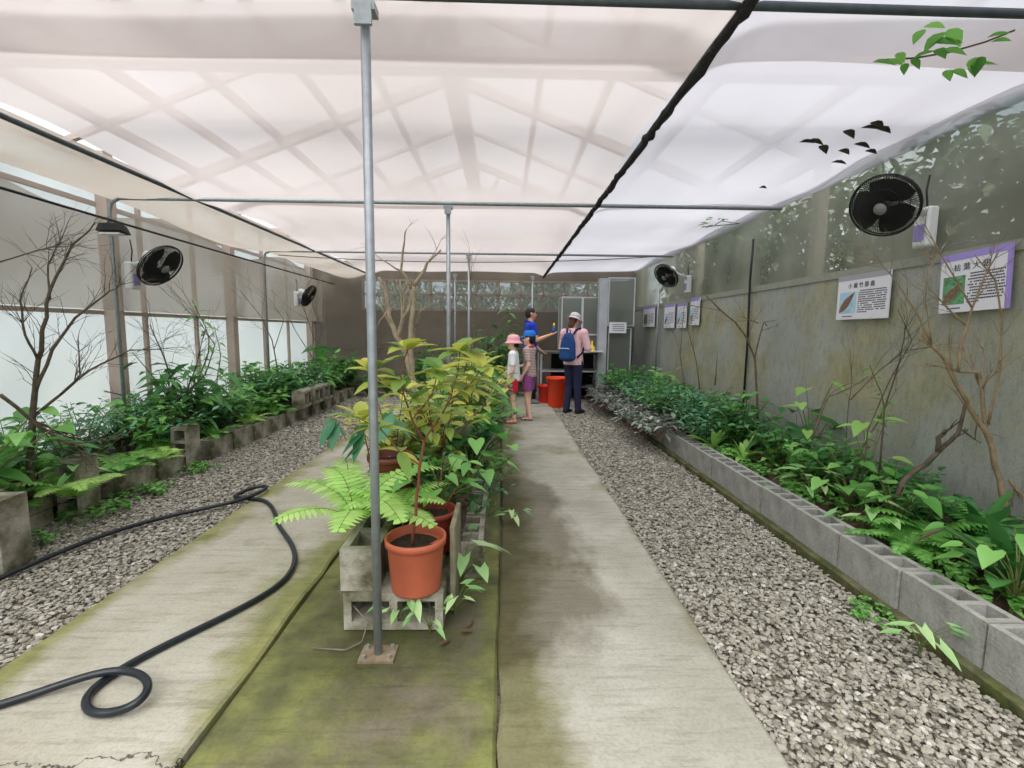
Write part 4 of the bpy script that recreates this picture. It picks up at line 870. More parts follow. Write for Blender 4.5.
# ------------------------------------------------------------ wall fans
m_guard = mat('fan_guard', (26,27,27), .5, .2); m_blade = mat('fan_blade', (34,35,35), .5)
def fan(base, center, facing, R_, lab):
    t = thing('wall_fan', lab, 'fan', base); B0 = Vector(base); cc = Vector(center)-B0; d = Vector(facing).normalized()
    q = UPV.rotation_difference(d).to_matrix()
    def tr(mb):
        mb.v = [tuple(q @ Vector(v)+cc) for v in mb.v]; return mb
    g_ = MB()
    def rng(r, z, wr): 
        pts = [(r*math.cos(a*math.pi/16), r*math.sin(a*math.pi/16), z) for a in range(33)]; g_.tube(pts, wr, 5)
    rng(R_, 0, .006); rng(R_*.98, .012, .004); rng(R_*.98, -.02, .004); rng(R_*.6, .042, .0018); rng(R_*.6, -.06, .0018)
    for k in range(84):
        a = 2*math.pi*k/84; c, s = math.cos(a), math.sin(a)
        g_.tube([(R_*.2*c, R_*.2*s, .055), (R_*.6*c, R_*.6*s, .042), (R_*.98*c, R_*.98*s, .01)], .0018, 3, cap=False)
        g_.tube([(R_*.25*c, R_*.25*s, -.075), (R_*.6*c, R_*.6*s, -.06), (R_*.98*c, R_*.98*s, -.015)], .0018, 3, cap=False)
    tr(g_).build('guard', m_guard, t, True)
    b_ = MB()
    for k in range(3):
        a0 = k*2*math.pi/3; vv = []; 
        for i in range(6):
            r = R_*(.15+.75*i/5); wd = .82+.25*math.sin(i/5*math.pi)
            for j in range(5): a = a0+wd*(j/4-.5)*1.9; vv.append((r*math.cos(a), r*math.sin(a), -.03+.03*(j/4)+.004*i))
        ff = [(i*5+j, i*5+j+1, i*5+j+6, i*5+j+5) for i in range(5) for j in range(4)]; b_.add(vv, ff)
    tr(b_).build('blades', m_blade, t, True)
    h_ = MB().lathe([(0, .062), (R_*.17, .06), (R_*.2, .05), (R_*.2, .035), (0, .035)], 20); tr(h_).build('badge', mat('grey_badge', (120,122,120), .5), t, True)
    mo_ = MB().lathe([(0, -.19), (.035, -.185), (.052, -.16), (.055, -.09), (.045, -.075), (0, -.07)], 18); tr(mo_).build('motor_housing', m_white, t, True)
    rear = q @ Vector((0, 0, -.15))+cc
    ar = MB().tube([rear, rear*.6+Vector((0, 0, .0)), (0, 0, .05)], [.02, .022, .026], 10); ar.build('arm', m_white, t, True)
    sgn = 1 if base[0] > 0 else -1
    bb = MB().box((-.035, -.06, -.16), (.035, .06, .09)); hb = bevel(bb.build('wall_bracket', m_white, t), .012)
    MB().box((-.045 if sgn > 0 else .036, -.035, -.12), (-.036 if sgn > 0 else .045, .035, -.02)).build('control_label', mat('purple_label', (140,130,190), .5), hb)
    MB().tube([(0, 0, .09), (.0, .02, .2), (.02*sgn, .03, .3)], .006, 5).build('cord', m_black, t, True)
    return t
p = atx(926, 222, 2.73); c = aty(884, 206, 2.95); fan(p, c, (-.77, -.43, -.48), .185, 'black wall fan on the right wall above the white board')
p = atx(688, 282, 2.73); c = aty(666, 276, 6.9); fan(p, c, (-.6, -.3, -.55), .19, 'distant black wall fan on the right wall above the small boards')
p = atx(132, 272, -3.47); c = aty(161, 266, 4.62); fan(p, c, (.8, -.1, -.6), .215, 'black wall fan on the bent left frame, nearer of the two on the left')
p = atx(297, 297, -3.5); c = aty(309, 296, 8.15); fan(p, c, (.85, 0, -.45), .19, 'small looking black wall fan far down the left wall')
# flood lamp on the left cable
p = atx(112, 229, -3.42); t = thing('flood_lamp', 'black flood lamp hanging on the cable above the near left fan', 'lamp', p)
b = MB(); b.add([(-.11, -.05, -.02), (.11, -.05, -.02), (.13, .05, -.045), (-.1, .06, -.045), (-.09, -.03, .05), (.09, -.03, .05), (.1, .04, .03), (-.09, .04, .03)], [(0,3,2,1),(4,5,6,7),(0,1,5,4),(1,2,6,5),(2,3,7,6),(3,0,4,7)])
bevel(b.build('housing', m_black, t)); MB().box((-.08, -.045, -.05), (.09, .04, -.035)).build('lens', m_white, t); MB().tube([(0, 0, .04), (-.06, .04, .08), (-.08, .06, .02)], .008, 5).build('bracket', m_black, t)

# ------------------------------------------------------------ information boards
m_sheet = mat('sign_white', (224,224,232), .4); m_purple = mat('sign_purple', (160,142,214), .4); m_ink = mat('ink', (52,52,60), .6); m_gy = mat('sign_grey', (160,160,168), .4)
m_sky = mat('photo_blue', (168,204,226), .5, noise=.15, nscale=30); m_pgr = mat('photo_green', (98,150,110), .6, noise=.5, nscale=40); m_insect = mat('photo_brown', (128,98,78), .7, noise=.4, nscale=60)
def text_mesh(s, size, ext=.0008):
    cu = bpy.data.curves.new('t', 'FONT'); cu.body = s; cu.size = size; cu.extrude = ext; cu.align_x = 'CENTER'; cu.align_y = 'CENTER'
    o = bpy.data.objects.new('t', cu); C.objects.link(o); dg = bpy.context.evaluated_depsgraph_get(); me = bpy.data.meshes.new_from_object(o.evaluated_get(dg)); bpy.data.objects.remove(o); return me
def board(yn, yf, z0n, z1n, z0f, z1f, lab, title, head, pic, small=False):
    """a board on the right wall; yn = its near end. Local: u along the wall toward the far side is LEFT in the picture"""
    X = 2.77; yc = (yn+yf)/2; zc0 = (z0n+z0f)/2; Wd = abs(yf-yn); Hh = ((z1n-z0n)+(z1f-z0f))/2
    t = thing('information_board', lab, 'sign', (X, yc, zc0+Hh/2)); tilt = math.atan2((z0n-z0f), Wd)
    # local frame: x = reading direction (toward near side), y = up, z = out of the wall (-X)
    Mx = Matrix(((0, 0, -1), (-1, 0, 0), (0, 1, 0))); Mx = Mx @ Matrix.Rotation(tilt, 3, 'Z'); t.rotation_euler = Mx.to_euler()
    bevel(MB().box((-Wd/2, -Hh/2, 0), (Wd/2, Hh/2, .014)).build('panel', [m_sheet, m_purple][0], t), .002)
    MB().box((-Wd/2, Hh/2-Hh*.115, .0142), (Wd/2, Hh/2, .0155)).build('header_band', head, t)
    if head is m_purple and not small: MB().box((Wd/2-.014, -Hh/2, .0), (Wd/2+.004, Hh/2, .016)).build('edge_band', m_purple, t)
    pc = MB().box((-Wd*.44, -Hh*.36, .0142), (-Wd*.1, Hh*.12, .0155)).build('picture', pic, t)
    ins = MB(); ins.leaf((-Wd*.43, -Hh*.33, .0165), (1, .95, 0), (0, 0, 1), Wd*.42, Wd*.13, OV, 0, 0); ins.v = [(v[0], v[1], .0165) for v in ins.v]; ins.build('insect_figure', m_insect, pc)
    if title:
        me = text_mesh(title, Hh*.13); me.materials.clear(); me.materials.append(m_ink); o = bpy.data.objects.new('title_text', me); C.objects.link(o); o.parent = t; o.location = (-Wd*.02, Hh*.25, .015)
    R = random.Random(int(yn*100)); tx = MB(); nr = 11 if not small else 8
    for r in range(nr):
        y = Hh*.13-r*Hh*.047*(11/nr); x = -Wd*.06+(.03*Wd if r == 0 else 0); end = Wd*.44 if r < nr-1 else Wd*.1
        while x < end:
            w_ = Wd*R.uniform(.02, .035); 
            if R.random() > .1: tx.box((x, y-Hh*.011, .0142), (x+w_*.8, y+Hh*.011, .015))
            x += w_
    x = -Wd*.36
    for k in range(7): tx.box((x, -Hh*.44, .0142), (x+Wd*.022, -Hh*.415, .015)); x += Wd*.03
    tx.build('text_lines', m_ink, t)
    for sx in (-.46, 0, .46): MB().lathe([(0, .002), (.004, .001), (.005, 0)], 8, c=(Wd*sx, Hh*.46, .0155)).build('screw', m_gy, t)
    return t
def bpx(nx, fx, tn, bn, tf, bf, *a, **k):
    P = [atx(nx, tn, 2.77), atx(nx, bn, 2.77), atx(fx, tf, 2.77), atx(fx, bf, 2.77)]
    return board((P[0][1]+P[1][1])/2, (P[2][1]+P[3][1])/2, P[1][2], P[0][2], P[3][2], P[2][2], *a, **k)
bpx(1012, 942, 242, 308, 258, 314, 'purple edged information board with insect photo behind the forked tree', '枯 葉 大 翅', m_purple, m_pgr)
bpx(891, 839, 270, 318, 277, 320, 'white information board with grey header below the near right fan', '小 瘤 竹 節 蟲', m_gy, m_sky)
bpx(700, 691, 297, 325, 299, 325, 'small information board nearest the camera in the far row of four', '', m_purple, m_sky, small=True)
bpx(687, 678, 303, 328, 304, 328, 'small information board, second nearest in the far row of four', '', m_purple, m_sky, small=True)
bpx(675, 665, 304, 328, 305, 328, 'small information board just right of the grey wall pipe', '', m_purple, m_sky, small=True)
bpx(655, 644, 306, 327, 307, 327, 'small information board left of the grey wall pipe, farthest away', '', m_purple, m_pgr, small=True)

# ------------------------------------------------------------ cages, table and buckets at the back
cage_net = netmat('cage_mesh', (170,176,170), .5, var=.06)
def cage(x0, x1, y0, y1, z0, z1, lab, div=(), hz=(), name='insect_cage'):
    t = thing(name, lab, 'cage', (x0, y0, z0)); a, b_, c = x1-x0, y1-y0, z1-z0; s = .022; f = MB()
    for X in (0, a-s): 
        for Y in (0, b_-s): f.box((X, Y, 0), (X+s, Y+s, c))
    for Z in (0, c-s):
        f.box((s, 0, Z), (a-s, s, Z+s)); f.box((s, b_-s, Z), (a-s, b_, Z+s)); f.box((0, s, Z), (s, b_-s, Z+s)); f.box((a-s, s, Z), (a, b_-s, Z+s))
    for d in div: f.box((d*a-.02, -.002, s), (d*a+.02, s, c-s))
    for h in hz: f.box((s, -.002, h*c-.015), (a-s, s, h*c+.015))
    f.build('frame', m_alu, t)
    n_ = MB(); e = s/2
    n_.add([(e,e,e),(a-e,e,e),(a-e,b_-e,e),(e,b_-e,e),(e,e,c-e),(a-e,e,c-e),(a-e,b_-e,c-e),(e,b_-e,c-e)], [(4,5,6,7),(0,1,5,4),(1,2,6,5),(2,3,7,6),(3,0,4,7)]); n_.build('mesh_screen', cage_net, t)
    MB().box((0, 0, -.001), (a, b_, .012)).build('floor_panel', m_alu, t)
    return t
Yc = 8.95
pA = aty(558, 300, Yc+.3); pB = aty(600, 338, Yc+.3)
zt = 0.96
cage(1.12, 1.92, 9.2, 9.75, zt+.0, 1.98, 'wide white framed mesh cage on the table behind the woman', (.5,), (.3,))
cage(1.95, 2.45, 8.95, 9.5, 1.42, 2.32, 'tall upper mesh cage hung with leaves at the back right', (), ())
cage(1.98, 2.42, 9.0, 9.45, .2, 1.4, 'tall lower mesh cage beneath the upper one at the back right', (), ())
MB().box((1.79, 8.93, 0), (1.94, 9.12, 2.3)).build('cage_column', mat('column_panel', (176,180,186), .6, noise=.1, nscale=6), label='grey white upright panel at the left edge of the tall cages', cat='panel')
plant('bush', 2.2, 9.2, 1.44, 'cut branches inside the upper tall cage', .8, hs=1.3); plant('bushm', 2.2, 9.2, .3, 'leafy potted branches inside the lower tall cage', .9)
plant('bush', 1.5, 9.45, zt+.02, 'leaves inside the wide mesh cage on the table', .6, hs=1.2)
p = aty(612, 330, 8.92); t = thing('paper_notice', 'white paper notice on the front of the tall cages', 'sign', (1.98, 8.925, 1.3))
MB().box((0, 0, 0), (.32, .008, .2)).build('sheet', m_sheet, t); tx = MB(); R = random.Random(3)
for r in range(4):
    x = .05+.03*R.random()
    while x < .27:
        tx.box((x, -.002, .15-r*.035), (x+.016, 0, .163-r*.035)); x += .022
tx.build('text_lines', m_ink, t)
# table
t = thing('work_table', 'long dark work table carrying cages along the back', 'table', (.72, 9.0, 0))
bevel(MB().box((0, 0, .9), (1.18, .8, .94)).build('table_top', mat('table_board', (92,88,82), .7, noise=.2), t))
bevel(MB().box((.02, .1, .55), (1.16, .78, .575)).build('shelf', m_alu, t)); MB().box((.02, .1, .25), (1.16, .78, .27)).build('shelf', m_darksteel, t)
for X in (.0, 1.14):
    for Y in (.02, .74): MB().box((X, Y, 0), (X+.035, Y+.035, .9)).build('leg', m_alu, t)
MB().box((1.0, 9.75, .0), (1.9, 9.8, .9)).build('shade_panel', mat('black_board', (34,34,34), .9), label='black board closing the back of the work table', cat='panel')
def bucket(x, y, r, h, m, lab):
    t = thing('bucket', lab, 'bucket', (x, y, 0))
    MB().lathe([(0, .0), (r*.8, 0), (r*.82, .01), (r*.95, h*.93), (r*1.04, h*.94), (r*1.05, h), (r, h+.004), (r*.95, h*.98), (r*.8, .03), (0, .03)], 28).build('body', m, t, True)
    MB().tube([(r*1.03*math.cos(a), r*1.03*math.sin(a), h*.9-.08*abs(math.sin(a))) for a in np.linspace(0, math.pi, 13)], .004, 4).build('handle', m_white, t, True)
bucket(.98, 8.35, .2, .52, m_orange, 'tall orange plastic bin behind the woman'); bucket(.83, 8.8, .17, .33, m_red, 'shorter red bucket left of the orange bin')
t = thing('funnel_bottle', 'yellow funnel shaped bottle on the table edge right of the woman', 'bottle', (1.66, 8.88, .95))
MB().lathe([(0, 0), (.055, 0), (.06, .03), (.05, .09), (.016, .13), (.012, .2), (0, .205)], 18).build('body', mat('yellow_plastic', (236,200,40), .4), t, True)
bevel(MB().box((1.5, 8.72, .94), (1.86, 9.05, .955)).build('side_shelf', m_alu, label='small metal shelf under the yellow bottle', cat='shelf'))
MB().box((1.6, 8.66, .956), (1.82, 8.84, .972)).build('clipboard', m_white, label='white tray lying on the small shelf by the cage column', cat='tray')
for x, y in ((-1.7, 9.9), (-.4, 9.9), (.3, 9.7)): plant('bush', x, y, 0, 'tall shrub in front of the back wall, '+('left of the slim pole' if x < -1 else 'in the middle' if x < 0 else 'just left of the man in blue'), 1.7, hs=1.5, group='shrubs at the back wall')
plant('bush', -.1, 9.3, .2, 'dark bushy plant before the back windows left of the man', 1.8, hs=1.7); plant('spire', .1, 9.5, 0, 'tall dark climber before the back windows left of the man', 2.0, hs=1)
for x in (-1.2, -1.7, -2.3, -2.7): plant('bush', x, 9.6, 0, 'dark shrub along the back wall behind the left path', 1.3, group='dark shrubs at the left of the back wall')

# ------------------------------------------------------------ people
def ico_pts():
    bm = bmesh.new(); bmesh.ops.create_icosphere(bm, subdivisions=2, radius=1); p = [v.co.copy() for v in bm.verts]; bm.free(); return p
ICO = ico_pts()
def hull(bm, *els):
    """convex hull round ellipsoids (centre, radius or radii)"""
    vv = []
    for c, r in els:
        if not hasattr(r, '__len__'): r = (r, r, r)
        for p in ICO: vv.append(bm.verts.new((c[0]+p.x*r[0], c[1]+p.y*r[1], c[2]+p.z*r[2])))
    res = bmesh.ops.convex_hull(bm, input=vv); dead = [g for g in res['geom_interior'] if isinstance(g, bmesh.types.BMVert)]
    bmesh.ops.delete(bm, geom=dead, context='VERTS')
def skinned(bm, name, m, parent, vox=.008, smooth=4, **kw):
    me = bpy.data.meshes.new(name); bm.to_mesh(me); bm.free(); o = bpy.data.objects.new(name, me); C.objects.link(o)
    md = o.modifiers.new('r', 'REMESH'); md.mode = 'VOXEL'; md.voxel_size = vox; md.use_smooth_shade = True
    s = o.modifiers.new('s', 'SMOOTH'); s.iterations = smooth; s.factor = .5
    dg = bpy.context.evaluated_depsgraph_get(); m2 = bpy.data.meshes.new_from_object(o.evaluated_get(dg)); bpy.data.objects.remove(o); bpy.data.meshes.remove(me)
    m2.name = name; m2.materials.clear(); m2.materials.append(m); o = bpy.data.objects.new(name, m2); C.objects.link(o); o.parent = parent; return tag(o, **kw)
m_skin = mat('skin', (222,170,140), .55, noise=.04, nscale=10); m_skin2 = mat('skin_pale', (232,190,166), .55, noise=.04, nscale=10)
m_hair = mat('black_hair', (30,26,26), .6, noise=.3, nscale=60); m_hairb = mat('brown_hair', (96,56,40), .6, noise=.3, nscale=60)
m_eye = mat('eye', (40,30,28), .2); m_lip = mat('lip', (176,96,90), .5)
V = Vector
def hand(bm, wr, d, pn, th, s, curl=.35):
    """wr wrist, d pointing direction, pn palm normal, th side of the thumb"""
    d = V(d).normalized(); pn = V(pn); pn = (pn-d*pn.dot(d)).normalized(); sd = d.cross(pn).normalized()
    if sd.dot(V(th)) < 0: sd = -sd
    wr = V(wr); pal = wr+d*.085*s
    hull(bm, (wr, .021*s), (pal+sd*.026*s, .013*s), (pal-sd*.028*s, .012*s), (wr+d*.03*s+sd*.02*s, .015*s))
    for k, (o, L_) in enumerate(((.028, .07), (.010, .078), (-.009, .072), (-.028, .056))):
        p = pal+sd*o*s; q = p+d*L_*.5*s+pn*curl*.012*s; r_ = q+(d*math.cos(curl*1.4)+pn*math.sin(curl*1.4)).normalized()*L_*.5*s
        hull(bm, (p, .0095*s), (q, .0088*s)); hull(bm, (q, .0088*s), (r_, .0075*s))
    tb = wr+d*.03*s+sd*.022*s; tq = tb+(d*.6+sd*.8+pn*.2).normalized()*.038*s; tr_ = tq+(d*.85+sd*.35+pn*.3).normalized()*.03*s
    hull(bm, (tb, .012*s), (tq, .0105*s)); hull(bm, (tq, .0105*s), (tr_, .008*s))
def person(label, loc, face, H, arms, legs, hd, cl, child=False, lean=0.0, skin=m_skin):
    """arms: {side: (elbow, wrist, palm dir, curl)}; legs: {side: (knee, ankle)}; local y is forward; side -1 left, +1 right"""
    t = thing('person', label, 'person', loc, face); k = H
    hs = 1.24 if child else 1.0; wd = .94 if child else 1.0
    hipz = .50*k if child else .52*k; shz = .80*k if child else .82*k
    sh = {s: V((s*.108*k*wd, lean*.05, shz-.012*k)) for s in (-1, 1)}; hip = {s: V((s*.05*k, 0, hipz)) for s in (-1, 1)}
    hc = V((0, lean*.1+.012, k-.070*k*hs)); hy, hp_ = hd
    Rh = Matrix.Rotation(hy, 3, 'Z') @ Matrix.Rotation(hp_, 3, 'X')
    def hp(x, y, z): return hc+Rh @ V((x*k*hs, y*k*hs, z*k*hs))
    bm = bmesh.new(); a = k*hs
    hull(bm, (hp(0, -.006, .012), (.044*a, .052*a, .052*a)), (hp(0, .004, -.005), (.041*a, .048*a, .045*a)))
    hull(bm, (hp(0, .012, -.02), (.036*a, .036*a, .03*a)), (hp(0, .03, -.045), (.018*a, .014*a, .014*a)))   # jaw and chin
    hull(bm, (hp(0, .050, .006), .006*a), (hp(0, .056, -.013), .0085*a))                                   # nose
    for s in (-1, 1): hull(bm, (hp(s*.045, -.004, .004), (.006*a, .011*a, .015*a)), (hp(s*.043, 0, -.010), (.005*a, .007*a, .008*a)))
    hull(bm, (hc+V((0, -.005, -.045*a)), .030*k), (V((0, lean*.05-.005, shz)), .036*k))
    hull(bm, (V((0, lean*.05, shz-.03*k)), (.085*k*wd, .05*k, .04*k)), (V((0, lean*.03, shz-.16*k)), (.075*k*wd, .055*k, .05*k)))
    hull(bm, (V((0, lean*.03, shz-.16*k)), (.075*k*wd, .055*k, .05*k)), (V((0, 0, hipz+.03*k)), (.08*k, .058*k, .05*k)))
    for s, (el, wr, pn, cu_) in arms.items():
        el, wr = V(el)*k, V(wr)*k
        hull(bm, (sh[s], .034*k), (sh[s].lerp(el, .4), .030*k)); hull(bm, (sh[s].lerp(el, .4), .030*k), (el, .022*k))
        hull(bm, (el, .0225*k), (el.lerp(wr, .35), .0225*k)); hull(bm, (el.lerp(wr, .35), .0225*k), (wr, .0145*k))
        hand(bm, wr, wr-el, pn, V((-s, .8, .3)), k/1.7*(1.0 if not child else 1.05), cu_)
    for s, (kn, an) in legs.items():
        kn, an = V(kn)*k, V(an)*k
        hull(bm, (hip[s], .052*k), (hip[s].lerp(kn, .5), .043*k)); hull(bm, (hip[s].lerp(kn, .5), .043*k), (kn, .030*k))
        hull(bm, (kn, .031*k), (kn.lerp(an, .35), (.030*k, .033*k, .03*k))); hull(bm, (kn.lerp(an, .35), (.030*k, .033*k, .03*k)), (an, .021*k))
        hull(bm, (an+V((0, -.015*k, -.02*k)), .018*k), (an+V((s*.008, .075*k, -.028*k)), (.022*k, .02*k, .011*k)))
    skinned(bm, 'body', skin, t, .006 if child else .007, 3)
    for s in (-1, 1):
        b = MB(); p = hp(s*.018, .0475, .006)
        bm = bmesh.new(); hull(bm, (p, (.0055*a, .005*a, .004*a))); skinned(bm, 'eye', m_eye, t, .002, 0)
        bm = bmesh.new(); hull(bm, (hp(s*.011, .0500, .018), .0022*a), (hp(s*.027, .046, .018), .0022*a)); skinned(bm, 'eyebrow', m_hair, t, .002, 0)
    bm = bmesh.new(); hull(bm, (hp(-.011, .0465, -.030), .003*a), (hp(.011, .0465, -.030), .003*a), (hp(0, .049, -.030), .0035*a)); skinned(bm, 'mouth', m_lip, t, .002, 1)
    # hair
    bm = bmesh.new(); hl = cl.get('hair', 'short')
    hull(bm, (hp(0, -.010, .020), (.048*a, .054*a, .050*a)), (hp(0, -.022, -.005), (.045*a, .040*a, .040*a)))
    if hl == 'long': hull(bm, (hp(0, -.03, .0), (.043*a, .03*a, .04*a)), (hp(0, -.035, -.06), (.036*a, .02*a, .03*a)))
    o = skinned(bm, 'hair', cl.get('hairm', m_hair), t, .006, 2)
    # shirt
    bm = bmesh.new(); g_ = .010*1.0 if child else .013
    if cl.get('loose'): g_ += .006
    hull(bm, (V((0, lean*.05, shz-.012*k)), (.088*k*wd+g_, .046*k+g_, .03*k+g_)), (V((0, lean*.03, shz-.15*k)), (.080*k*wd+g_, .058*k+g_, .05*k)))
    lowz = hipz+cl.get('hem', .02)*k
    hull(bm, (V((0, lean*.03, shz-.15*k)), (.080*k*wd+g_, .058*k+g_, .05*k)), (V((0, 0, lowz+.01)), (.098*k+g_, .072*k+g_, .012)))
    for s, (el, wr, pn, cu_) in arms.items():
        el, wr = V(el)*k, V(wr)*k; e2 = sh[s].lerp(el, cl.get('sleeve', .6))
        hull(bm, (sh[s], .036*k+g_), (sh[s]*.9+V((0, 0, shz*.1-.03*k)), .03*k+g_)); hull(bm, (sh[s], .036*k+g_*.7), (e2, .029*k+g_*.8))
        if cl.get('sleeve', .6) >= 1: hull(bm, (el, .029*k+g_*.8), (el.lerp(wr, .93), .020*k+g_*.7))
    shirt = skinned(bm, 'jacket' if cl.get('jacket') else 'shirt', cl['shirt'], t, .009, 3)
    if cl.get('collar'):
        bm = bmesh.new()
        n = 14
        for i in range(n):
            a1 = i*2*math.pi/n; a2 = (i+1)*2*math.pi/n; rr = .045*k; f = lambda q: V((math.cos(q)*rr*1.1, math.sin(q)*rr+lean*.05, shz+.022*k-.02*k*math.sin(q)))
            hull(bm, (f(a1), .011*k), (f(a2), .011*k))
        skinned(bm, 'collar', cl['collar'], t, .006, 1)
    # trousers or shorts
    bm = bmesh.new(); pl = cl.get('pants_len', 1); pg = .012 if pl == 1 else .02
    hull(bm, (V((0, 0, hipz+.055*k)), (.078*k+.008, .058*k+.008, .02)), (V((0, -.005, hipz-.01*k)), (.082*k+.006, .066*k+.006, .035*k)))
    for s, (kn, an) in legs.items():
        kn, an = V(kn)*k, V(an)*k
        e2 = hip[s].lerp(kn, min(pl*2, 1)*.98); hull(bm, (hip[s]+V((0, 0, -.01)), .054*k+pg*.6), (e2, (.032*k+pg,)*3 if pl == 1 else (.042*k+pg, .042*k+pg, .012)))
        if pl == 1: hull(bm, (kn, .031*k+pg), (kn.lerp(an, .4), .030*k+pg)); hull(bm, (kn.lerp(an, .4), .030*k+pg), (an, .027*k+pg))
    skinned(bm, 'trousers' if pl == 1 else 'shorts', cl['pants'], t, .009, 2)
    for s, (kn, an) in legs.items():
        an = V(an)*k; bm = bmesh.new()
        if cl.get('sandal'):
            hull(bm, (an+V((0, -.02*k, -.04*k)), (.024*k, .02*k, .006)), (an+V((s*.008, .08*k, -.04*k)), (.028*k, .024*k, .006)))
            hull(bm, (an+V((-.024*k, .045*k, -.03*k)), .008), (an+V((.024*k, .045*k, -.03*k)), .008), (an+V((0, .045*k, -.008*k)), .007))
        else:
            hull(bm, (an+V((0, -.015*k, -.012*k)), .026*k), (an+V((0, -.02*k, -.032*k)), (.025*k, .022*k, .012*k)), (an+V((s*.008, .04*k, -.02*k)), .025*k), (an+V((s*.01, .088*k, -.034*k)), (.027*k, .024*k, .014*k)))
        skinned(bm, 'sandal' if cl.get('sandal') else 'shoe', cl['shoe'], t, .006, 1)
    if cl.get('hat'):
        ht = thing('hat', None, None); ht.parent = t; del_ = None
        prof = [(0, .062), (.03, .060), (.046, .048), (.052, .025), (.053, .008)]; br = cl.get('brim', .085)
        if br: prof += [(br*.8, -.006), (br, -.016), (br*.99, -.019), (.05, .002)]
        n = 24; vv = []; ff = []
        for r_, z in prof:
            for q in range(n):
                u = 2*math.pi*q/n; vv.append(tuple(hp(r_*math.cos(u), -.006+r_*math.sin(u)*1.1, z+.018)))
        for i in range(len(prof)-1):
            for q in range(n): q2 = (q+1) % n; ff.append((i*n+q, i*n+q2, (i+1)*n+q2, (i+1)*n+q))
        bpy.data.objects.remove(ht); mbh = MB().add(vv, ff)
        if not br:   # cap peak
            base = len(mbh.v); vv = []
            for q in range(9):
                u = math.pi*(.15+.7*q/8); vv += [tuple(hp(.052*math.cos(u), -.006+.055*math.sin(u), .026)), tuple(hp(.060*math.cos(u), .0+.105*math.sin(u), .016))]
            mbh.add(vv, [(2*q, 2*q+1, 2*q+3, 2*q+2) for q in range(8)])
        mbh.build('hat', cl['hat'], t, True)
        if cl.get('hatband'):
            mb = MB(); n = 24; vv = [tuple(hp(r_*math.cos(2*math.pi*q/n), -.006+r_*math.sin(2*math.pi*q/n)*1.1, z)) for r_, z in ((.0542, .027), (.0542, .036)) for q in range(n)]
            mb.add(vv, [(q, (q+1) % n, n+(q+1) % n, n+q) for q in range(n)]).build('hat_band', cl['hatband'], t, True)
    return t, shz, hipz
def stripes(name, c1, c2, sc, axis='Z'):
    m, N, L, B = newmat(name); t = N.new('ShaderNodeTexCoord'); wv = N.new('ShaderNodeTexWave'); wv.wave_type = 'BANDS'; wv.bands_direction = axis; wv.inputs['Scale'].default_value = sc; wv.inputs['Distortion'].default_value = .3
    L.new(t.outputs['Object'], wv.inputs['Vector']); r = ramp(N, [(.45, srgb(*c1)), (.55, srgb(*c2))]); L.new(wv.outputs['Fac'], r.inputs['Fac']); L.new(r.outputs['Color'], B.inputs['Base Color']); B.inputs['Roughness'].default_value = .8; return m
cloth = lambda n, c, **k: mat(n, c, .85, noise=.07, nscale=12, bump=.3, bscale=25, **k)
A = .0
# man in blue, facing right, holding a spray bottle on his open right hand
t, sz, hz = person('man in a blue polo shirt and black trousers facing right with an outstretched hand', (.50, 8.7, .012), math.radians(-82), 1.73,
    {1: ((.13, .045, .665), (.105, .18, .715), (0, 0, 1), .15), -1: ((-.14, .02, .645), (-.12, .13, .56), (0, 0, 1), .4)},
    {1: ((.055, .01, .285), (.06, -.01, .045)), -1: ((-.055, .04, .285), (-.06, .05, .045))}, (0, 0),
    dict(shirt=cloth('blue_polo', (24,62,190)), pants=cloth('black_trousers', (28,28,34)), shoe=mat('grey_trainer', (120,124,130), .7), hair='short', collar=m_mid and cloth('blue_collar', (20,50,170)), sleeve=.55, hem=.02))
hw = t.matrix_basis @ V((.105*1.73, .228*1.73, .748*1.73))
tt = thing('spray_bottle', 'small blue bottle with yellow cap held on the palm of the man in blue', 'bottle', (hw.x, hw.y, hw.z+.003))
MB().lathe([(0, 0), (.026, 0), (.028, .01), (.028, .08), (.014, .1), (0, .1)], 16).build('body', mat('blue_plastic', (48,96,176), .4), tt, True)
MB().lathe([(.015, .095), (.022, .1), (.02, .14), (.008, .16), (0, .16)], 12).build('cap', mat('yellow_cap', (226,206,50), .4), tt, True)
# woman with backpack
Hw = 1.60
m_navy = cloth('navy_trousers', (38,42,74)); m_pinkj = mat('pink_hoodie', (236,192,200), .85, noise=.08, nscale=30, bump=.3, bscale=20)
t, sz, hz = person('woman in a pink hooded jacket, pale hat and navy trousers carrying a blue backpack', (1.14, 7.67, .0), math.radians(-38), Hw,
    {1: ((.15, .02, .66), (.08, .15, .68), (-.6, 0, .6), .7), -1: ((-.15, .03, .66), (-.03, .16, .68), (.6, 0, .6), .7)},
    {1: ((.05, .005, .285), (.055, .02, .045)), -1: ((-.05, .02, .285), (-.06, -.015, .045))}, (math.radians(-8), math.radians(-22)),
    dict(shirt=m_pinkj, jacket=True, pants=m_navy, shoe=mat('black_shoe', (24,24,28), .6), hair='long', hairm=m_hairb, hat=cloth('pale_hat', (206,204,208)), hatband=cloth('hat_band', (180,164,176)), brim=.082, sleeve=1, loose=True, hem=-.03), skin=m_skin2)
bm = bmesh.new(); hull(bm, (V((0, -.075, sz+.012)), (.085, .045, .05)), (V((0, -.10, sz-.05)), (.07, .035, .04))); skinned(bm, 'hood', m_pinkj, t, .008, 3)
for s in (-1, 1): MB().tube([(s*.115, .02, hz+.02), (s*.118, .02, .45), (s*.118, .03, .14)], .006, 5).build('side_stripe', m_white, t)
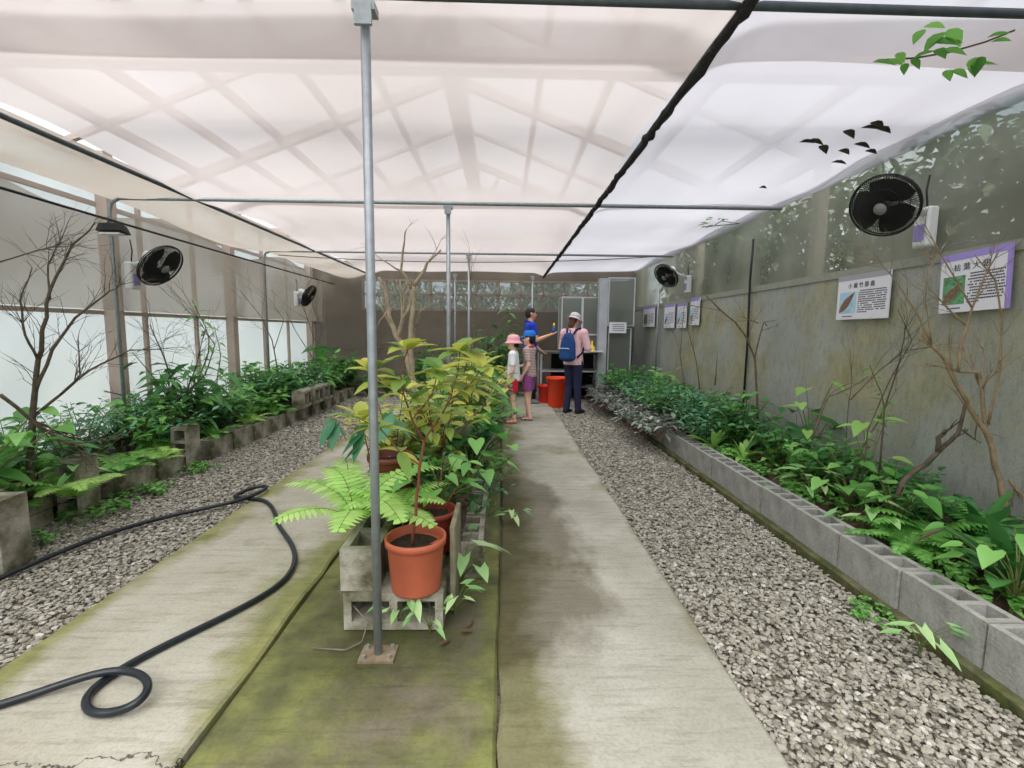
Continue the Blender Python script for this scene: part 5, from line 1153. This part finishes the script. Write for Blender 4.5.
bp = thing('backpack', 'blue backpack worn by the woman in the pink jacket', 'backpack', t.matrix_basis @ V((0, -.19, sz-.46))); bp.rotation_euler = t.rotation_euler
m_bp = cloth('blue_backpack', (28,68,124)); m_bpd = cloth('dark_strap', (30,44,88))
bm = bmesh.new(); hull(bm, (V((0, 0, .05)), (.145, .085, .06)), (V((0, .01, .3)), (.125, .075, .06)), (V((0, .02, .4)), (.085, .055, .05))); skinned(bm, 'bag', m_bp, bp, .008, 2)
bm = bmesh.new(); hull(bm, (V((0, -.075, .06)), (.11, .045, .05)), (V((0, -.07, .18)), (.105, .035, .04))); pk = skinned(bm, 'front_pocket', m_bp, bp, .007, 2)
MB().tube([(-.09, -.108, .2), (0, -.118, .205), (.09, -.108, .2)], .005, 5).build('zip', m_white, pk)
MB().tube([(-.1, -.055, .34), (0, -.065, .38), (.1, -.055, .34)], .005, 5).build('zip', m_bpd, bp)
MB().tube([(-.03, .03, .43), (-.02, .03, .49), (.02, .03, .49), (.03, .03, .43)], .009, 6).build('top_handle', m_bpd, bp)
for s in (-1, 1):
    MB().tube([(s*.06, .07, .42), (s*.085, .12, .50), (s*.10, .2, .52), (s*.115, .30, .44), (s*.135, .31, .3), (s*.16, .2, .14), (s*.13, .08, .06)], .016, 6).build('strap', m_bpd, bp, True)
# girl with pink hat
t, sz, hz = person('child in a pink bucket hat, white T-shirt and red shorts beside the centre bed', (.16, 6.78, .012), math.radians(82), 1.24,
    {1: ((.13, .03, .64), (.10, .12, .55), (-1, 0, 0), .5), -1: ((-.14, -.01, .62), (-.12, .05, .47), (1, 0, 0), .4)},
    {1: ((.05, .02, .27), (.055, .0, .045)), -1: ((-.05, .0, .27), (-.055, -.02, .045))}, (math.radians(8), 0),
    dict(shirt=cloth('white_tshirt', (228,230,236)), pants=cloth('red_shorts', (206,36,64)), pants_len=.32, shoe=mat('red_sandal', (184,50,72), .6), sandal=True, hair='short', hat=cloth('pink_hat', (232,168,180)), brim=.078, sleeve=.65, loose=True, hem=-.02), child=True, skin=m_skin2)
# second child behind
t, sz, hz = person('child in a blue cap, striped shirt and purple shorts standing behind the child in white', (.40, 7.02, .012), math.radians(68), 1.30,
    {1: ((.13, .04, .63), (.11, .14, .60), (-1, 0, 0), .5), -1: ((-.14, -.04, .63), (-.13, .03, .52), (1, 0, 0), .4)},
    {1: ((.05, .02, .27), (.055, .03, .045)), -1: ((-.05, .01, .27), (-.055, -.03, .045))}, (math.radians(5), 0),
    dict(shirt=stripes('striped_shirt', (212,196,190), (150,112,112), 14), pants=cloth('purple_shorts', (150,84,150)), pants_len=.36, shoe=mat('navy_sandal', (48,66,96), .6), sandal=True, hair='short', hat=cloth('blue_cap', (38,112,196)), brim=0, collar=cloth('red_collar', (208,60,60)), sleeve=.65, loose=True, hem=-.01), child=True, skin=m_skin2)
